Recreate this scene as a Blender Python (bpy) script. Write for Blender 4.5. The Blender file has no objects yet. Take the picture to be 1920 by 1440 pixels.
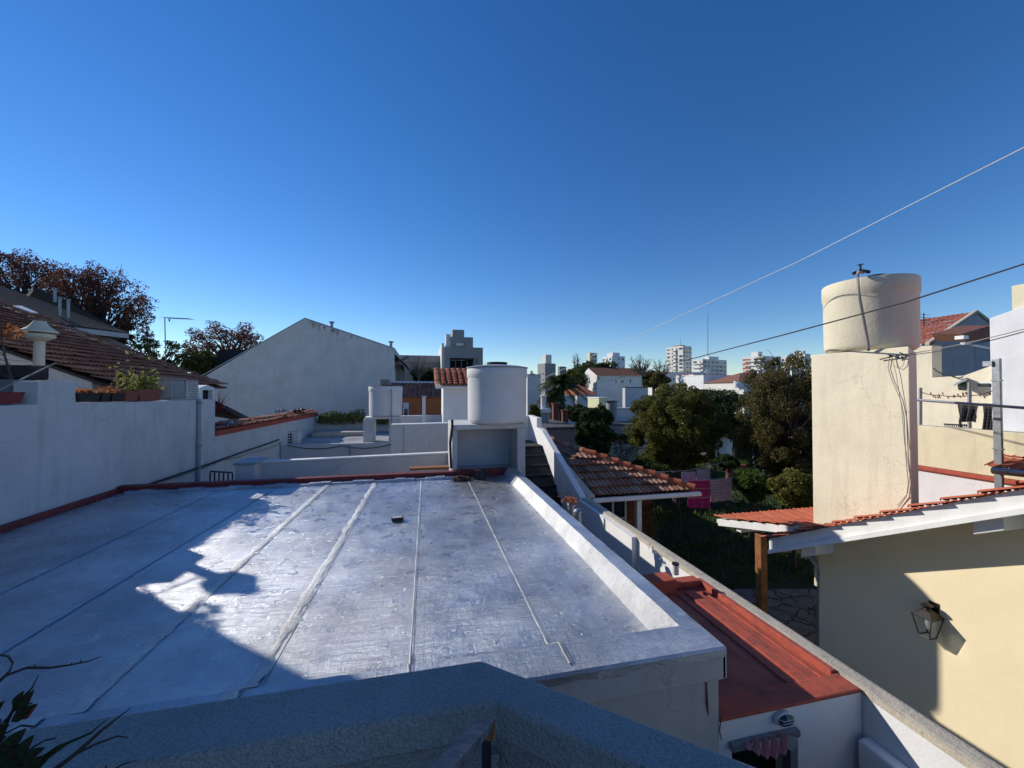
import bpy, math, random
import numpy as np
from mathutils import Vector, Matrix
R = math.radians
random.seed(7); rng = np.random.default_rng(7)
S = bpy.context.scene; COL = S.collection
# ------------------------------------------------------------------ camera, sky, sun, exposure
FPX = 740.0; PITCH = 0.93; YAW = 12.6
cd = bpy.data.cameras.new('camera'); cam = bpy.data.objects.new('camera', cd); COL.objects.link(cam); S.camera = cam
cd.sensor_width = 36; cd.lens = FPX*36/1920; cd.clip_start = 0.05; cd.clip_end = 6000
cam.location = (0, 0, 0); cam.rotation_euler = (R(90+PITCH), 0, R(-YAW))
SUN_AZ = -50.0; SUN_EL = 26.5
w = bpy.data.worlds.new('World'); S.world = w; w.use_nodes = True
wn = w.node_tree; bg = wn.nodes['Background']
sk = wn.nodes.new('ShaderNodeTexSky'); sk.sky_type = 'NISHITA'; sk.sun_disc = False
sk.sun_elevation = R(SUN_EL); sk.sun_rotation = R(SUN_AZ); sk.air_density = 1.0; sk.dust_density = 0.0; sk.ozone_density = 3.6; sk.altitude = 300
gm = wn.nodes.new('ShaderNodeHueSaturation'); gm.inputs['Saturation'].default_value = 1.26; gm.inputs['Hue'].default_value = 0.509
wn.links.new(sk.outputs[0], gm.inputs['Color']); wn.links.new(gm.outputs[0], bg.inputs[0])
bg.inputs[1].default_value = 0.135
sl = bpy.data.lights.new('sun', 'SUN'); sun = bpy.data.objects.new('sun', sl); COL.objects.link(sun)
sl.energy = 4.5; sl.angle = R(0.55); sl.color = (1.0, 0.93, 0.82)
sdir = Vector((math.sin(R(SUN_AZ))*math.cos(R(SUN_EL)), math.cos(R(SUN_AZ))*math.cos(R(SUN_EL)), math.sin(R(SUN_EL))))
sun.rotation_euler = sdir.to_track_quat('Z', 'Y').to_euler(); sun.location = (-20, 20, 30)
S.view_settings.view_transform = 'Standard'; S.view_settings.look = 'None'; S.view_settings.gamma = 1; S.view_settings.exposure = 0.0
G = -4.8     # ground level (camera at 0)

# ------------------------------------------------------------------ helpers
CR = cam.rotation_euler.to_matrix()
FWD = CR @ Vector((0, 0, -1))
def ray(px, py): return CR @ Vector(((px-960)/FPX, -(py-720)/FPX, -1))
def oX(px, py, X): d = ray(px, py); return d*(X/d.x)
def oY(px, py, Y): d = ray(px, py); return d*(Y/d.y)
def oZ(px, py, Z): d = ray(px, py); return d*(Z/d.z)
def oD(px, py, D): return ray(px, py)*D

def wloc(o):
    l = Vector((0, 0, 0))
    while o is not None: l += o.location; o = o.parent
    return l
def tag(o, label=None, cat=None, group=None, kind=None):
    if label: o['label'] = label
    if cat: o['category'] = cat
    if group: o['group'] = group
    if kind: o['kind'] = kind
    return o
def thing(name, loc, label, cat, group=None, rz=0):
    o = bpy.data.objects.new(name, None); o.empty_display_size = .2; COL.objects.link(o)
    o.location = loc; o.rotation_euler.z = rz
    return tag(o, label, cat, group)
def dup(root, loc=None, rz=None, label=None, group=None):
    def cp(o, par):
        c = o.copy(); COL.objects.link(c); c.parent = par
        for k in ('label',): 
            if par is not None and k in c: pass
        for ch in list(o.children): cp(ch, c)
        return c
    r = cp(root, None)
    if loc is not None: r.location = loc
    if rz is not None: r.rotation_euler.z = rz
    return tag(r, label, None, group)

class MB:
    def __init__(s): s.v = []; s.f = []; s.n = 0
    def add(s, vs, fs):
        s.v += [tuple(p) for p in vs]; s.f += [tuple(i+s.n for i in f) for f in fs]; s.n += len(vs); return s
    def quad(s, a, b, c, d): return s.add([a, b, c, d], [(0, 1, 2, 3)])
    def box(s, x0, x1, y0, y1, z0, z1):
        return s.add([(x0,y0,z0),(x1,y0,z0),(x1,y1,z0),(x0,y1,z0),(x0,y0,z1),(x1,y0,z1),(x1,y1,z1),(x0,y1,z1)],
                     [(3,2,1,0),(4,5,6,7),(0,1,5,4),(1,2,6,5),(2,3,7,6),(3,0,4,7)])
    def ext(s, poly, d):   # extrude 3-D polygon by vector d
        n = len(poly); d = Vector(d); a = [Vector(p) for p in poly]; b = [p+d for p in a]
        fs = [tuple(range(n-1, -1, -1)), tuple(range(n, 2*n))]+[(i, (i+1) % n, (i+1) % n+n, i+n) for i in range(n)]
        return s.add(a+b, fs)
    def px(s, yz, x0, x1): return s.ext([(x0, y, z) for y, z in yz], (x1-x0, 0, 0))
    def py(s, xz, y0, y1): return s.ext([(x, y0, z) for x, z in xz], (0, y1-y0, 0))
    def pz(s, xy, z0, z1): return s.ext([(x, y, z0) for x, y in xy], (0, 0, z1-z0))
    def obox(s, c, ax, ay, az):  # centre and three half vectors
        c = Vector(c); ax = Vector(ax); ay = Vector(ay); az = Vector(az)
        vs = [c+ax*i+ay*j+az*k for k in (-1, 1) for i, j in ((-1,-1),(1,-1),(1,1),(-1,1))]
        return s.add(vs, [(3,2,1,0),(4,5,6,7),(0,1,5,4),(1,2,6,5),(2,3,7,6),(3,0,4,7)])
    def tube(s, pts, r, n=8, cap=True):
        pts = [Vector(p) for p in pts]; rs = r if isinstance(r, (list, tuple)) else [r]*len(pts); rings = []
        up = Vector((0.13, 0.21, 1))
        for i, p in enumerate(pts):
            t = (pts[min(i+1, len(pts)-1)]-pts[max(i-1, 0)]).normalized()
            a = t.cross(up); 
            if a.length < 1e-3: a = t.cross(Vector((1, 0, 0)))
            a.normalize(); b = t.cross(a).normalized()
            rings.append([p+(a*math.cos(2*math.pi*k/n)+b*math.sin(2*math.pi*k/n))*rs[i] for k in range(n)])
        vs = [q for rg in rings for q in rg]; fs = []
        for i in range(len(pts)-1):
            for k in range(n): fs.append((i*n+k, i*n+(k+1) % n, (i+1)*n+(k+1) % n, (i+1)*n+k))
        if cap: fs += [tuple(range(n-1, -1, -1)), tuple((len(pts)-1)*n+k for k in range(n))]
        return s.add(vs, fs)
    def lathe(s, c, prof, n=40):  # prof: (r, z) bottom to top
        c = Vector(c); vs = []; fs = []
        for r_, z in prof:
            for k in range(n): a = 2*math.pi*k/n; vs.append(c+Vector((r_*math.cos(a), r_*math.sin(a), z)))
        m = len(prof)
        for i in range(m-1):
            for k in range(n): fs.append((i*n+k, i*n+(k+1) % n, (i+1)*n+(k+1) % n, (i+1)*n+k))
        fs += [tuple(range(n-1, -1, -1)), tuple((m-1)*n+k for k in range(n))]
        return s.add(vs, fs)
    def build(s, name, mat, parent=None, smooth=False, bevel=0, origin=None):
        v = np.array([tuple(p) for p in s.v], dtype=np.float64)
        if parent is not None: o0 = wloc(parent)
        elif origin is not None: o0 = Vector(origin)
        else: mn = v.min(0); mx = v.max(0); o0 = Vector(((mn[0]+mx[0])/2, (mn[1]+mx[1])/2, mn[2]))
        v = v-np.array(o0)
        me = bpy.data.meshes.new(name); me.from_pydata(v.tolist(), [], s.f); me.materials.append(mat)
        if smooth:
            me.polygons.foreach_set('use_smooth', [True]*len(me.polygons)); 
            try: me.set_sharp_from_angle(angle=R(40))
            except Exception: pass
        me.update()
        o = bpy.data.objects.new(name, me); COL.objects.link(o)
        if parent is not None: o.parent = parent
        else: o.location = o0
        if bevel:
            b = o.modifiers.new('bevel', 'BEVEL'); b.width = bevel; b.segments = 2; b.limit_method = 'ANGLE'; b.angle_limit = R(40)
        return o

# ------------------------------------------------------------------ materials
def newmat(name):
    m = bpy.data.materials.new(name); m.use_nodes = True; nt = m.node_tree
    return m, nt, nt.nodes['Principled BSDF'], nt.nodes.new('ShaderNodeTexCoord')
def node(nt, t, **k):
    n = nt.nodes.new(t)
    for a, b in k.items():
        if a.startswith('i_'): n.inputs[a[2:].replace('_', ' ')].default_value = b
        else: setattr(n, a, b)
    return n
def noise(nt, tc, scale=5, detail=4, rough=.6, stretch=(1, 1, 1), off=0.0):
    mp = node(nt, 'ShaderNodeMapping'); mp.inputs['Scale'].default_value = stretch; mp.inputs['Location'].default_value = (off, off*.7, off*.3)
    n = node(nt, 'ShaderNodeTexNoise'); n.inputs['Scale'].default_value = scale; n.inputs['Detail'].default_value = detail; n.inputs['Roughness'].default_value = rough
    nt.links.new(tc.outputs['Object'], mp.inputs[0]); nt.links.new(mp.outputs[0], n.inputs['Vector']); return n
def ramp(nt, src, a, b, ca=(0, 0, 0, 1), cb=(1, 1, 1, 1)):
    r_ = node(nt, 'ShaderNodeValToRGB'); e = r_.color_ramp.elements; e[0].position = a; e[1].position = b; e[0].color = ca; e[1].color = cb
    nt.links.new(src, r_.inputs[0]); return r_
def mix(nt, fac, a, b, mode='MIX'):
    m = node(nt, 'ShaderNodeMix', data_type='RGBA', blend_type=mode)
    for i, x in ((0, fac), (6, a), (7, b)):
        if hasattr(x, 'links') or hasattr(x, 'is_output'): nt.links.new(x, m.inputs[i])
        elif i == 0: m.inputs[0].default_value = x
        else: m.inputs[i].default_value = (*x[:3], 1)
    return m.outputs[2]
def bump(nt, p, h, strength, dist=.02, prev=None):
    b = node(nt, 'ShaderNodeBump'); b.inputs['Strength'].default_value = strength; b.inputs['Distance'].default_value = dist
    nt.links.new(h, b.inputs['Height'])
    if prev: nt.links.new(prev.outputs[0], b.inputs['Normal'])
    nt.links.new(b.outputs[0], p.inputs['Normal']); return b
def stucco(name, col, dirt=(.18, .17, .15), dirt_amt=.35, bscale=60, bstr=.35, rough=.85, streak=.5, crack=True, var=.12, patch=None, bdist=.01, grain_shade=0):
    m, nt, p, tc = newmat(name)
    n1 = noise(nt, tc, 1.3, 6, .65); n2 = noise(nt, tc, 2.2, 5, .6, (3.5, 3.5, .35), 3); n3 = noise(nt, tc, 14, 4, .7, off=9)
    c = mix(nt, ramp(nt, n1.outputs[0], .35, .7).outputs[0], [x*(1-var) for x in col], [min(1, x*(1+var*.4)) for x in col])
    s1 = ramp(nt, n2.outputs[0], .52, .8).outputs[0]
    s2 = node(nt, 'ShaderNodeMath', operation='MULTIPLY'); nt.links.new(s1, s2.inputs[0]); s2.inputs[1].default_value = streak*dirt_amt
    c = mix(nt, s2.outputs[0], c, dirt)
    s3 = ramp(nt, n3.outputs[0], .6, .78).outputs[0]; s4 = node(nt, 'ShaderNodeMath', operation='MULTIPLY'); nt.links.new(s3, s4.inputs[0]); s4.inputs[1].default_value = dirt_amt*.5
    c = mix(nt, s4.outputs[0], c, dirt)
    if grain_shade:  # dark specks put the shade between the stucco grains into the colour
        n6 = noise(nt, tc, 110, 3, .7, off=33); sk_ = node(nt, 'ShaderNodeMath', operation='MULTIPLY'); nt.links.new(ramp(nt, n6.outputs[0], .46, .62).outputs[0], sk_.inputs[0]); sk_.inputs[1].default_value = grain_shade
        c = mix(nt, sk_.outputs[0], c, [x*.35 for x in col])
    if patch:
        n5 = noise(nt, tc, 3.1, 5, .6, off=21); c = mix(nt, ramp(nt, n5.outputs[0], .5, .58).outputs[0], c, patch)
    if crack:
        v = node(nt, 'ShaderNodeTexVoronoi', feature='DISTANCE_TO_EDGE'); v.inputs['Scale'].default_value = 1.1
        wn_ = noise(nt, tc, 2.5, 5, .7, off=5); vm = node(nt, 'ShaderNodeVectorMath', operation='MULTIPLY_ADD')
        nt.links.new(wn_.outputs[1], vm.inputs[0]); vm.inputs[1].default_value = (.6, .6, .6); nt.links.new(tc.outputs['Object'], vm.inputs[2]); nt.links.new(vm.outputs[0], v.inputs['Vector'])
        cr = ramp(nt, v.outputs[0], .002, .012, (1, 1, 1, 1), (0, 0, 0, 1)).outputs[0]
        gate = ramp(nt, noise(nt, tc, .8, 2, .5, off=14).outputs[0], .52, .62).outputs[0]
        mm = node(nt, 'ShaderNodeMath', operation='MULTIPLY'); nt.links.new(cr, mm.inputs[0]); nt.links.new(gate, mm.inputs[1])
        m2 = node(nt, 'ShaderNodeMath', operation='MULTIPLY'); nt.links.new(mm.outputs[0], m2.inputs[0]); m2.inputs[1].default_value = .38
        c = mix(nt, m2.outputs[0], c, dirt)
    nt.links.new(c, p.inputs['Base Color']); p.inputs['Roughness'].default_value = rough
    b1 = bump(nt, p, noise(nt, tc, bscale, 3, .6, off=2).outputs[0], bstr, bdist)
    bump(nt, p, noise(nt, tc, 2.5, 3, .5, off=7).outputs[0], .15, .05, b1)
    return m
def simple(name, col, rough=.7, metal=0, var=.15, bscale=20, bstr=.1, col2=None, nscale=4, a=.4, b=.65):
    m, nt, p, tc = newmat(name)
    c = mix(nt, ramp(nt, noise(nt, tc, nscale, 5, .65).outputs[0], a, b).outputs[0], col, col2 or [x*(1-var) for x in col])
    nt.links.new(c, p.inputs['Base Color']); p.inputs['Roughness'].default_value = rough; p.inputs['Metallic'].default_value = metal
    if bstr: bump(nt, p, noise(nt, tc, bscale, 3, .6, off=4).outputs[0], bstr, .01)
    return m
def tilemat(name, cols, moss=(.05, .045, .035), moss_amt=.5):
    m, nt, p, tc = newmat(name)
    g = node(nt, 'ShaderNodeNewGeometry')
    r_ = node(nt, 'ShaderNodeValToRGB'); r_.color_ramp.interpolation = 'LINEAR'; e = r_.color_ramp.elements
    e[0].color = (*cols[0], 1); e[1].color = (*cols[-1], 1)
    for i, c in enumerate(cols[1:-1]): q = e.new((i+1)/(len(cols)-1)); q.color = (*c, 1)
    nt.links.new(g.outputs['Random Per Island'], r_.inputs[0])
    f = ramp(nt, noise(nt, tc, 5, 6, .7).outputs[0], .42, .75).outputs[0]
    mm = node(nt, 'ShaderNodeMath', operation='MULTIPLY'); nt.links.new(f, mm.inputs[0]); mm.inputs[1].default_value = moss_amt
    nt.links.new(mix(nt, mm.outputs[0], r_.outputs[0], moss), p.inputs['Base Color']); p.inputs['Roughness'].default_value = .85
    bump(nt, p, noise(nt, tc, 40, 3, .6, off=4).outputs[0], .25, .01); return m
def leafmat(name, cols, trans=.35, rough=.55):
    m, nt, p, tc = newmat(name); g = node(nt, 'ShaderNodeNewGeometry')
    r_ = node(nt, 'ShaderNodeValToRGB'); e = r_.color_ramp.elements; e[0].color = (*cols[0], 1); e[1].color = (*cols[-1], 1)
    for i, c in enumerate(cols[1:-1]): q = e.new((i+1)/(len(cols)-1)); q.color = (*c, 1)
    nt.links.new(g.outputs['Random Per Island'], r_.inputs[0]); nt.links.new(r_.outputs[0], p.inputs['Base Color']); p.inputs['Roughness'].default_value = .75; p.inputs['Specular IOR Level'].default_value = .2
    t = node(nt, 'ShaderNodeBsdfTranslucent'); nt.links.new(r_.outputs[0], t.inputs[0]); ms = node(nt, 'ShaderNodeMixShader'); ms.inputs[0].default_value = trans
    nt.links.new(p.outputs[0], ms.inputs[1]); nt.links.new(t.outputs[0], ms.inputs[2]); nt.links.new(ms.outputs[0], nt.nodes['Material Output'].inputs[0]); return m
def membrane(name, base=(.50, .52, .55), metal=.55, rough=.42, wr=.5, edge=False):
    m, nt, p, tc = newmat(name)
    big = noise(nt, tc, 1.1, 5, .65); fine = noise(nt, tc, 9, 5, .7, (1, .5, 1), 3)
    c = mix(nt, ramp(nt, big.outputs[0], .38, .66).outputs[0], [x*.70 for x in base], [min(.95, x*1.12) for x in base])
    c = mix(nt, ramp(nt, fine.outputs[0], .60, .74).outputs[0], c, [min(.9, x*1.35) for x in base])
    st = noise(nt, tc, .7, 6, .7, off=31); sm = node(nt, 'ShaderNodeMath', operation='MULTIPLY'); nt.links.new(ramp(nt, st.outputs[0], .55, .8).outputs[0], sm.inputs[0]); sm.inputs[1].default_value = .45
    c = mix(nt, sm.outputs[0], c, (.27, .24, .21))
    if edge:
        sq = node(nt, 'ShaderNodeSeparateXYZ'); nt.links.new(tc.outputs['Object'], sq.inputs[0]); wx = noise(nt, tc, .8, 3, .5, off=44)
        wa = node(nt, 'ShaderNodeMath', operation='MULTIPLY_ADD'); nt.links.new(wx.outputs[0], wa.inputs[0]); wa.inputs[1].default_value = .12; nt.links.new(sq.outputs[0], wa.inputs[2])
        pg = node(nt, 'ShaderNodeMath', operation='PINGPONG'); nt.links.new(wa.outputs[0], pg.inputs[0]); pg.inputs[1].default_value = .17
        ln_ = ramp(nt, pg.outputs[0], .0, .0035, (1, 1, 1, 1), (0, 0, 0, 1)).outputs[0]
        gt_ = ramp(nt, noise(nt, tc, 1.8, 4, .7, (1, .5, 1), 51).outputs[0], .45, .6).outputs[0]
        lm = node(nt, 'ShaderNodeMath', operation='MULTIPLY'); nt.links.new(ln_, lm.inputs[0]); nt.links.new(gt_, lm.inputs[1]); l2 = node(nt, 'ShaderNodeMath', operation='MULTIPLY'); nt.links.new(lm.outputs[0], l2.inputs[0]); l2.inputs[1].default_value = .55
        c = mix(nt, l2.outputs[0], c, (.14, .15, .17))
    if edge:   # bright paint, with floor glare put into its colour, by the raised right border
        sp = node(nt, 'ShaderNodeSeparateXYZ'); nt.links.new(tc.outputs['Object'], sp.inputs[0])
        en = noise(nt, tc, 5, 6, .75, off=17); ma = node(nt, 'ShaderNodeMath', operation='MULTIPLY_ADD'); nt.links.new(en.outputs[0], ma.inputs[0]); ma.inputs[1].default_value = .55; nt.links.new(sp.outputs[0], ma.inputs[2])
        er = node(nt, 'ShaderNodeMapRange'); er.inputs[1].default_value = 3.36; er.inputs[2].default_value = 3.62; nt.links.new(ma.outputs[0], er.inputs[0]); c = mix(nt, er.outputs[0], c, (.70, .70, .69))
        mt_ = node(nt, 'ShaderNodeMapRange'); mt_.inputs[1].default_value = 0; mt_.inputs[2].default_value = 1; mt_.inputs[3].default_value = metal; mt_.inputs[4].default_value = .05; nt.links.new(er.outputs[0], mt_.inputs[0]); nt.links.new(mt_.outputs[0], p.inputs['Metallic'])
    else: p.inputs['Metallic'].default_value = metal
    nt.links.new(c, p.inputs['Base Color'])
    rr = ramp(nt, noise(nt, tc, 6, 5, .7, off=12).outputs[0], .3, .7, (rough-.1,)*3+(1,), (rough+.16,)*3+(1,)); nt.links.new(rr.outputs[0], p.inputs['Roughness'])
    # wrinkles running across the sheets, fine brush grain, and a few sharp creases
    w1 = noise(nt, tc, 9, 6, .72, (.35, 2.2, 1), 2); w2 = noise(nt, tc, 42, 6, .8, (.45, 1.1, 1), 8); w3 = noise(nt, tc, 36, 4, .7, (2.2, .22, 1), 15)
    pm = noise(nt, tc, 1.7, 4, .65, off=61); pr_ = ramp(nt, pm.outputs[0], .35, .68).outputs[0]; w2m = node(nt, 'ShaderNodeMath', operation='MULTIPLY'); nt.links.new(w2.outputs[0], w2m.inputs[0]); nt.links.new(pr_, w2m.inputs[1]); b0 = None
    for (sc_n, stx, of_) in ((30, (1, .05, 1), 71), (26, (.06, 1, 1), 77)):   # sharp little creases
        wv_ = noise(nt, tc, sc_n, 6, .72, stx, of_); rg_ = ramp(nt, wv_.outputs[0], .46, .54); rg_.color_ramp.elements.new(.5); rg_.color_ramp.elements[0].color = (0, 0, 0, 1); rg_.color_ramp.elements[1].color = (1, 1, 1, 1); rg_.color_ramp.elements[2].color = (0, 0, 0, 1)
        b0 = bump(nt, p, rg_.outputs[0], .22, .004, b0)
    b1 = bump(nt, p, w1.outputs[0], wr*1.25, .022, b0); b2 = bump(nt, p, w2m.outputs[0], wr*1.5, .012, b1); b3 = bump(nt, p, w3.outputs[0], wr*.55, .010, b2)
    v = node(nt, 'ShaderNodeTexVoronoi', feature='DISTANCE_TO_EDGE'); v.inputs['Scale'].default_value = 1.6
    wn_ = noise(nt, tc, 1.5, 4, .6, off=5); vm = node(nt, 'ShaderNodeVectorMath', operation='MULTIPLY_ADD')
    nt.links.new(wn_.outputs[1], vm.inputs[0]); vm.inputs[1].default_value = (.9, .9, .9); nt.links.new(tc.outputs['Object'], vm.inputs[2]); nt.links.new(vm.outputs[0], v.inputs['Vector'])
    bump(nt, p, ramp(nt, v.outputs[0], 0, .02, (1, 1, 1, 1), (0, 0, 0, 1)).outputs[0], .12, .006, b3)
    return m

M = {}
M['white'] = stucco('white_stucco', (.74, .75, .76), dirt_amt=.22)
M['whiteclean'] = stucco('white_paint', (.78, .78, .78), dirt_amt=.12, bstr=.2, crack=False)
M['party'] = stucco('party_wall_stucco', (.60, .59, .58), dirt_amt=.6, bscale=45, bstr=.3)
M['gable'] = stucco('gable_stucco', (.63, .62, .60), dirt=(.16, .16, .16), dirt_amt=.5, streak=.35)
M['parapet'] = stucco('rough_parapet_stucco', (.50, .49, .48), bscale=95, bstr=1.0, bdist=.03, grain_shade=.38, dirt_amt=.6, crack=False)
M['parapetin'] = stucco('rough_inner_stucco', (.40, .36, .35), bscale=75, bstr=1.0, bdist=.03, grain_shade=.35, dirt_amt=.2, crack=False)
M['greywall'] = stucco('pale_grey_stucco', (.54, .55, .56), dirt_amt=.25)
M['slabwall'] = stucco('weathered_white_wall', (.52, .51, .48), dirt=(.23, .12, .06), dirt_amt=.3, streak=.6)
M['cream'] = stucco('cream_wall', (.84, .72, .48), dirt_amt=.08, bscale=90, bstr=.15, crack=False, var=.05)
M['creamold'] = stucco('weathered_cream_stucco', (.78, .70, .53), dirt=(.35, .29, .20), dirt_amt=.55, bscale=30, bstr=.4)
M['creamtank'] = stucco('cream_tank_coating', (.74, .67, .50), dirt=(.3, .24, .18), dirt_amt=.3, bscale=18, bstr=.5, crack=False)
M['creamstain'] = stucco('stained_cream_stucco', (.72, .66, .46), dirt=(.30, .28, .20), dirt_amt=.8)
M['tank'] = stucco('white_tank_coating', (.70, .70, .70), dirt_amt=.1, bscale=14, bstr=.25, crack=False)
M['concrete'] = stucco('lichen_concrete', (.50, .45, .36), dirt=(.07, .065, .055), dirt_amt=1.3, bscale=40, bstr=.7, streak=.3)
M['oldconc'] = stucco('dark_stained_concrete', (.22, .21, .20), dirt=(.04, .04, .04), dirt_amt=.8)
M['greyconc'] = stucco('grey_render', (.30, .29, .29), dirt_amt=.3, crack=False)
M['greyblock'] = stucco('old_grey_gable', (.36, .37, .40), dirt=(.06, .06, .06), dirt_amt=1.0)
M['farwhite'] = stucco('far_white_wall', (.72, .70, .66), dirt_amt=.6, bstr=.1)
M['orange'] = stucco('orange_wall', (.55, .17, .06), dirt_amt=.3, bstr=.2)
M['red'] = simple('red_roof_paint', (.43, .085, .05), .9, var=.3, col2=(.24, .065, .045), bscale=25, bstr=.4, nscale=11, a=.45, b=.7)
M['redflash'] = simple('red_flashing_paint', (.20, .024, .02), .6, var=.3, bstr=.2)
M['redfloor'] = simple('dark_red_roof_paint', (.44, .10, .06), .8, col2=(.26, .06, .04), bscale=30, bstr=.4)
M['silver'] = membrane('aluminium_membrane', (.60, .62, .66), .84, .30, .55, True)
M['silverseam'] = membrane('aluminium_seam_paint', (.80, .80, .78), .30, .34, .9)
M['silveredge'] = membrane('aluminium_paint_edge', (.52, .56, .63), .8, .40, .5)
M['silverbright'] = stucco('thick_aluminium_paint', (.78, .78, .76), dirt=(.4, .38, .34), dirt_amt=.5, bscale=38, bstr=1.0, rough=.45, crack=False)
M['seamdark'] = simple('dark_seam_line', (.16, .17, .19), .7)  # thin dark line laid beside each membrane seam
M['tile'] = tilemat('terracotta_tiles', [(.30, .085, .045), (.40, .15, .08), (.45, .20, .12), (.34, .10, .055)], moss_amt=.45)
M['tileshed'] = tilemat('weathered_terracotta_tiles', [(.30, .10, .055), (.36, .19, .12), (.46, .30, .20), (.30, .10, .055), (.40, .21, .13), (.18, .08, .05)], moss_amt=.6)
M['tiledark'] = tilemat('old_brown_tiles', [(.24, .10, .055), (.32, .14, .085), (.20, .08, .05), (.40, .22, .14)], moss=(.035, .03, .028), moss_amt=.5)
M['tilered'] = tilemat('bright_red_tiles', [(.42, .09, .04), (.48, .13, .06), (.36, .075, .035)], moss_amt=.25)
M['brownroof'] = tilemat('brown_far_roof', [(.24, .10, .06), (.28, .12, .07)], moss_amt=.4)
M['ridge'] = tilemat('ridge_tiles', [(.42, .10, .045), (.48, .15, .07), (.38, .09, .04)], moss_amt=.25)
M['slate'] = simple('dark_corrugated_sheet', (.045, .045, .05), .9, var=.3)
M['slateblack'] = simple('black_slate', (.018, .019, .024), .8, var=.2)
M['darkroof'] = simple('dark_bitumen_roof', (.05, .05, .055), .85, col2=(.12, .12, .12), bstr=.4)
M['terrace'] = simple('terrace_floor_finish', (.38, .40, .42), .6, col2=(.22, .23, .24), nscale=1.5)
M['galv'] = simple('galvanised_steel', (.34, .37, .40), .42, .7, col2=(.25, .28, .31), nscale=7)
M['stairdark'] = simple('near_black_concrete_steps', (.02, .019, .018), .95, col2=(.04, .038, .034), bscale=30, bstr=.5)  # near-black base colour for treads and stringer
M['alu'] = simple('grey_metal', (.28, .30, .33), .45, .6)
M['plastic'] = simple('white_plastic', (.65, .66, .64), .45, bstr=0)
M['plasticgrey'] = simple('grey_plastic_pipe', (.30, .33, .37), .5, bstr=0)
M['black'] = simple('black_rubber', (.015, .015, .017), .6, bstr=.05)
M['iron'] = simple('black_iron', (.02, .02, .025), .5, .3, bstr=.05)
M['darkblock'] = simple('mossy_dark_block', (.025, .024, .026), .95, col2=(.06, .055, .05), bscale=18, bstr=1.0, nscale=9)
M['wood'] = simple('varnished_wood', (.30, .12, .04), .55, col2=(.20, .075, .025), nscale=8)
M['woodold'] = simple('old_dark_wood', (.05, .035, .028), .85)
M['whitewood'] = simple('white_painted_wood', (.78, .78, .76), .55, var=.1, bstr=.1)
M['brick'] = simple('old_brick', (.22, .07, .04), .9, col2=(.10, .045, .03), nscale=9, bscale=30, bstr=.5)
M['glass'] = simple('dark_window_glass', (.03, .035, .045), .08, bstr=0)
M['inside'] = simple('dark_interior', (.008, .008, .009), .9, bstr=0)
M['blind'] = simple('grey_roller_blind', (.30, .30, .29), .8)
M['curtain'] = simple('pale_curtain', (.5, .5, .48), .9)
M['cable'] = simple('white_cable_sheath', (.60, .60, .62), .6, bstr=0)
M['cabledark'] = simple('black_cable_sheath', (.03, .03, .035), .6, bstr=0)
M['cablegrey'] = simple('grey_cable_sheath', (.30, .28, .27), .6, bstr=0)
M['mast'] = simple('grey_far_mast', (.2, .22, .26), .6, bstr=0)
M['brass'] = simple('aged_black_metal', (.045, .04, .035), .4, .7, bstr=.1)
M['bulb'] = simple('frosted_bulb_glass', (.75, .75, .72), .25, bstr=0)
M['terracotta'] = simple('terracotta_pot', (.26, .08, .05), .8, bstr=.2)
M['potred'] = simple('dark_red_planter', (.20, .02, .02), .6)
M['potblack'] = simple('black_pot', (.012, .012, .013), .6)
M['soil'] = simple('potting_soil', (.06, .04, .03), .95, bstr=.6)
M['pink'] = simple('pink_cloth', (.60, .28, .30), .9, bstr=.2)
M['magenta'] = simple('magenta_towel_cloth', (.62, .04, .20), .95, bscale=120, bstr=.4)
M['pinkpale'] = simple('pale_pink_towel_cloth', (.68, .42, .46), .95, bscale=120, bstr=.4)
M['lilac'] = simple('lilac_cloth', (.45, .46, .56), .95)
M['greycloth'] = simple('dark_grey_cloth', (.06, .06, .065), .95)
M['greencloth'] = simple('dark_green_cloth', (.03, .045, .035), .95)
M['bark'] = simple('tree_bark', (.08, .06, .045), .9, bstr=.6)
M['barkpale'] = simple('pale_tree_bark', (.20, .17, .14), .9, bstr=.6)
M['leafred'] = leafmat('russet_leaves', [(.12, .04, .03), (.17, .06, .045), (.10, .045, .036), (.20, .09, .06), (.08, .05, .04)])
M['leafolive'] = leafmat('olive_green_leaves', [(.10, .115, .025), (.16, .155, .035), (.06, .08, .02), (.22, .19, .045), (.09, .11, .03)])
M['leafdark'] = leafmat('dark_green_leaves', [(.032, .056, .019), (.056, .088, .029), (.024, .045, .016), (.080, .112, .035)])
M['leafbrown'] = leafmat('brown_green_leaves', [(.10, .085, .03), (.16, .13, .045), (.07, .08, .022), (.19, .14, .06), (.11, .12, .03)])
M['leafbright'] = leafmat('fresh_green_leaves', [(.055, .110, .017), (.088, .154, .028), (.044, .083, .013), (.110, .165, .033)])
M['leafyel'] = leafmat('yellow_green_leaves', [(.210, .225, .045), (.300, .285, .075), (.120, .150, .038), (.375, .330, .150)])
M['leafnear'] = leafmat('near_dark_leaves', [(.02, .035, .015), (.035, .055, .02), (.025, .035, .015), (.05, .03, .018)], .2)
M['palm'] = leafmat('palm_fronds', [(.065, .091, .033), (.104, .130, .052), (.046, .065, .026)])
M['leafdry'] = leafmat('dry_orange_leaves', [(.35, .12, .05), (.45, .2, .09), (.28, .09, .05)])
M['twig'] = simple('bare_twigs', (.10, .085, .075), .9, bstr=0)
M['redtower'] = stucco('red_tower_render', (.45, .10, .07), dirt_amt=.1, crack=False)
M['yellowwall'] = stucco('pale_green_wall', (.60, .62, .38), dirt_amt=.2, crack=False)
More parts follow.
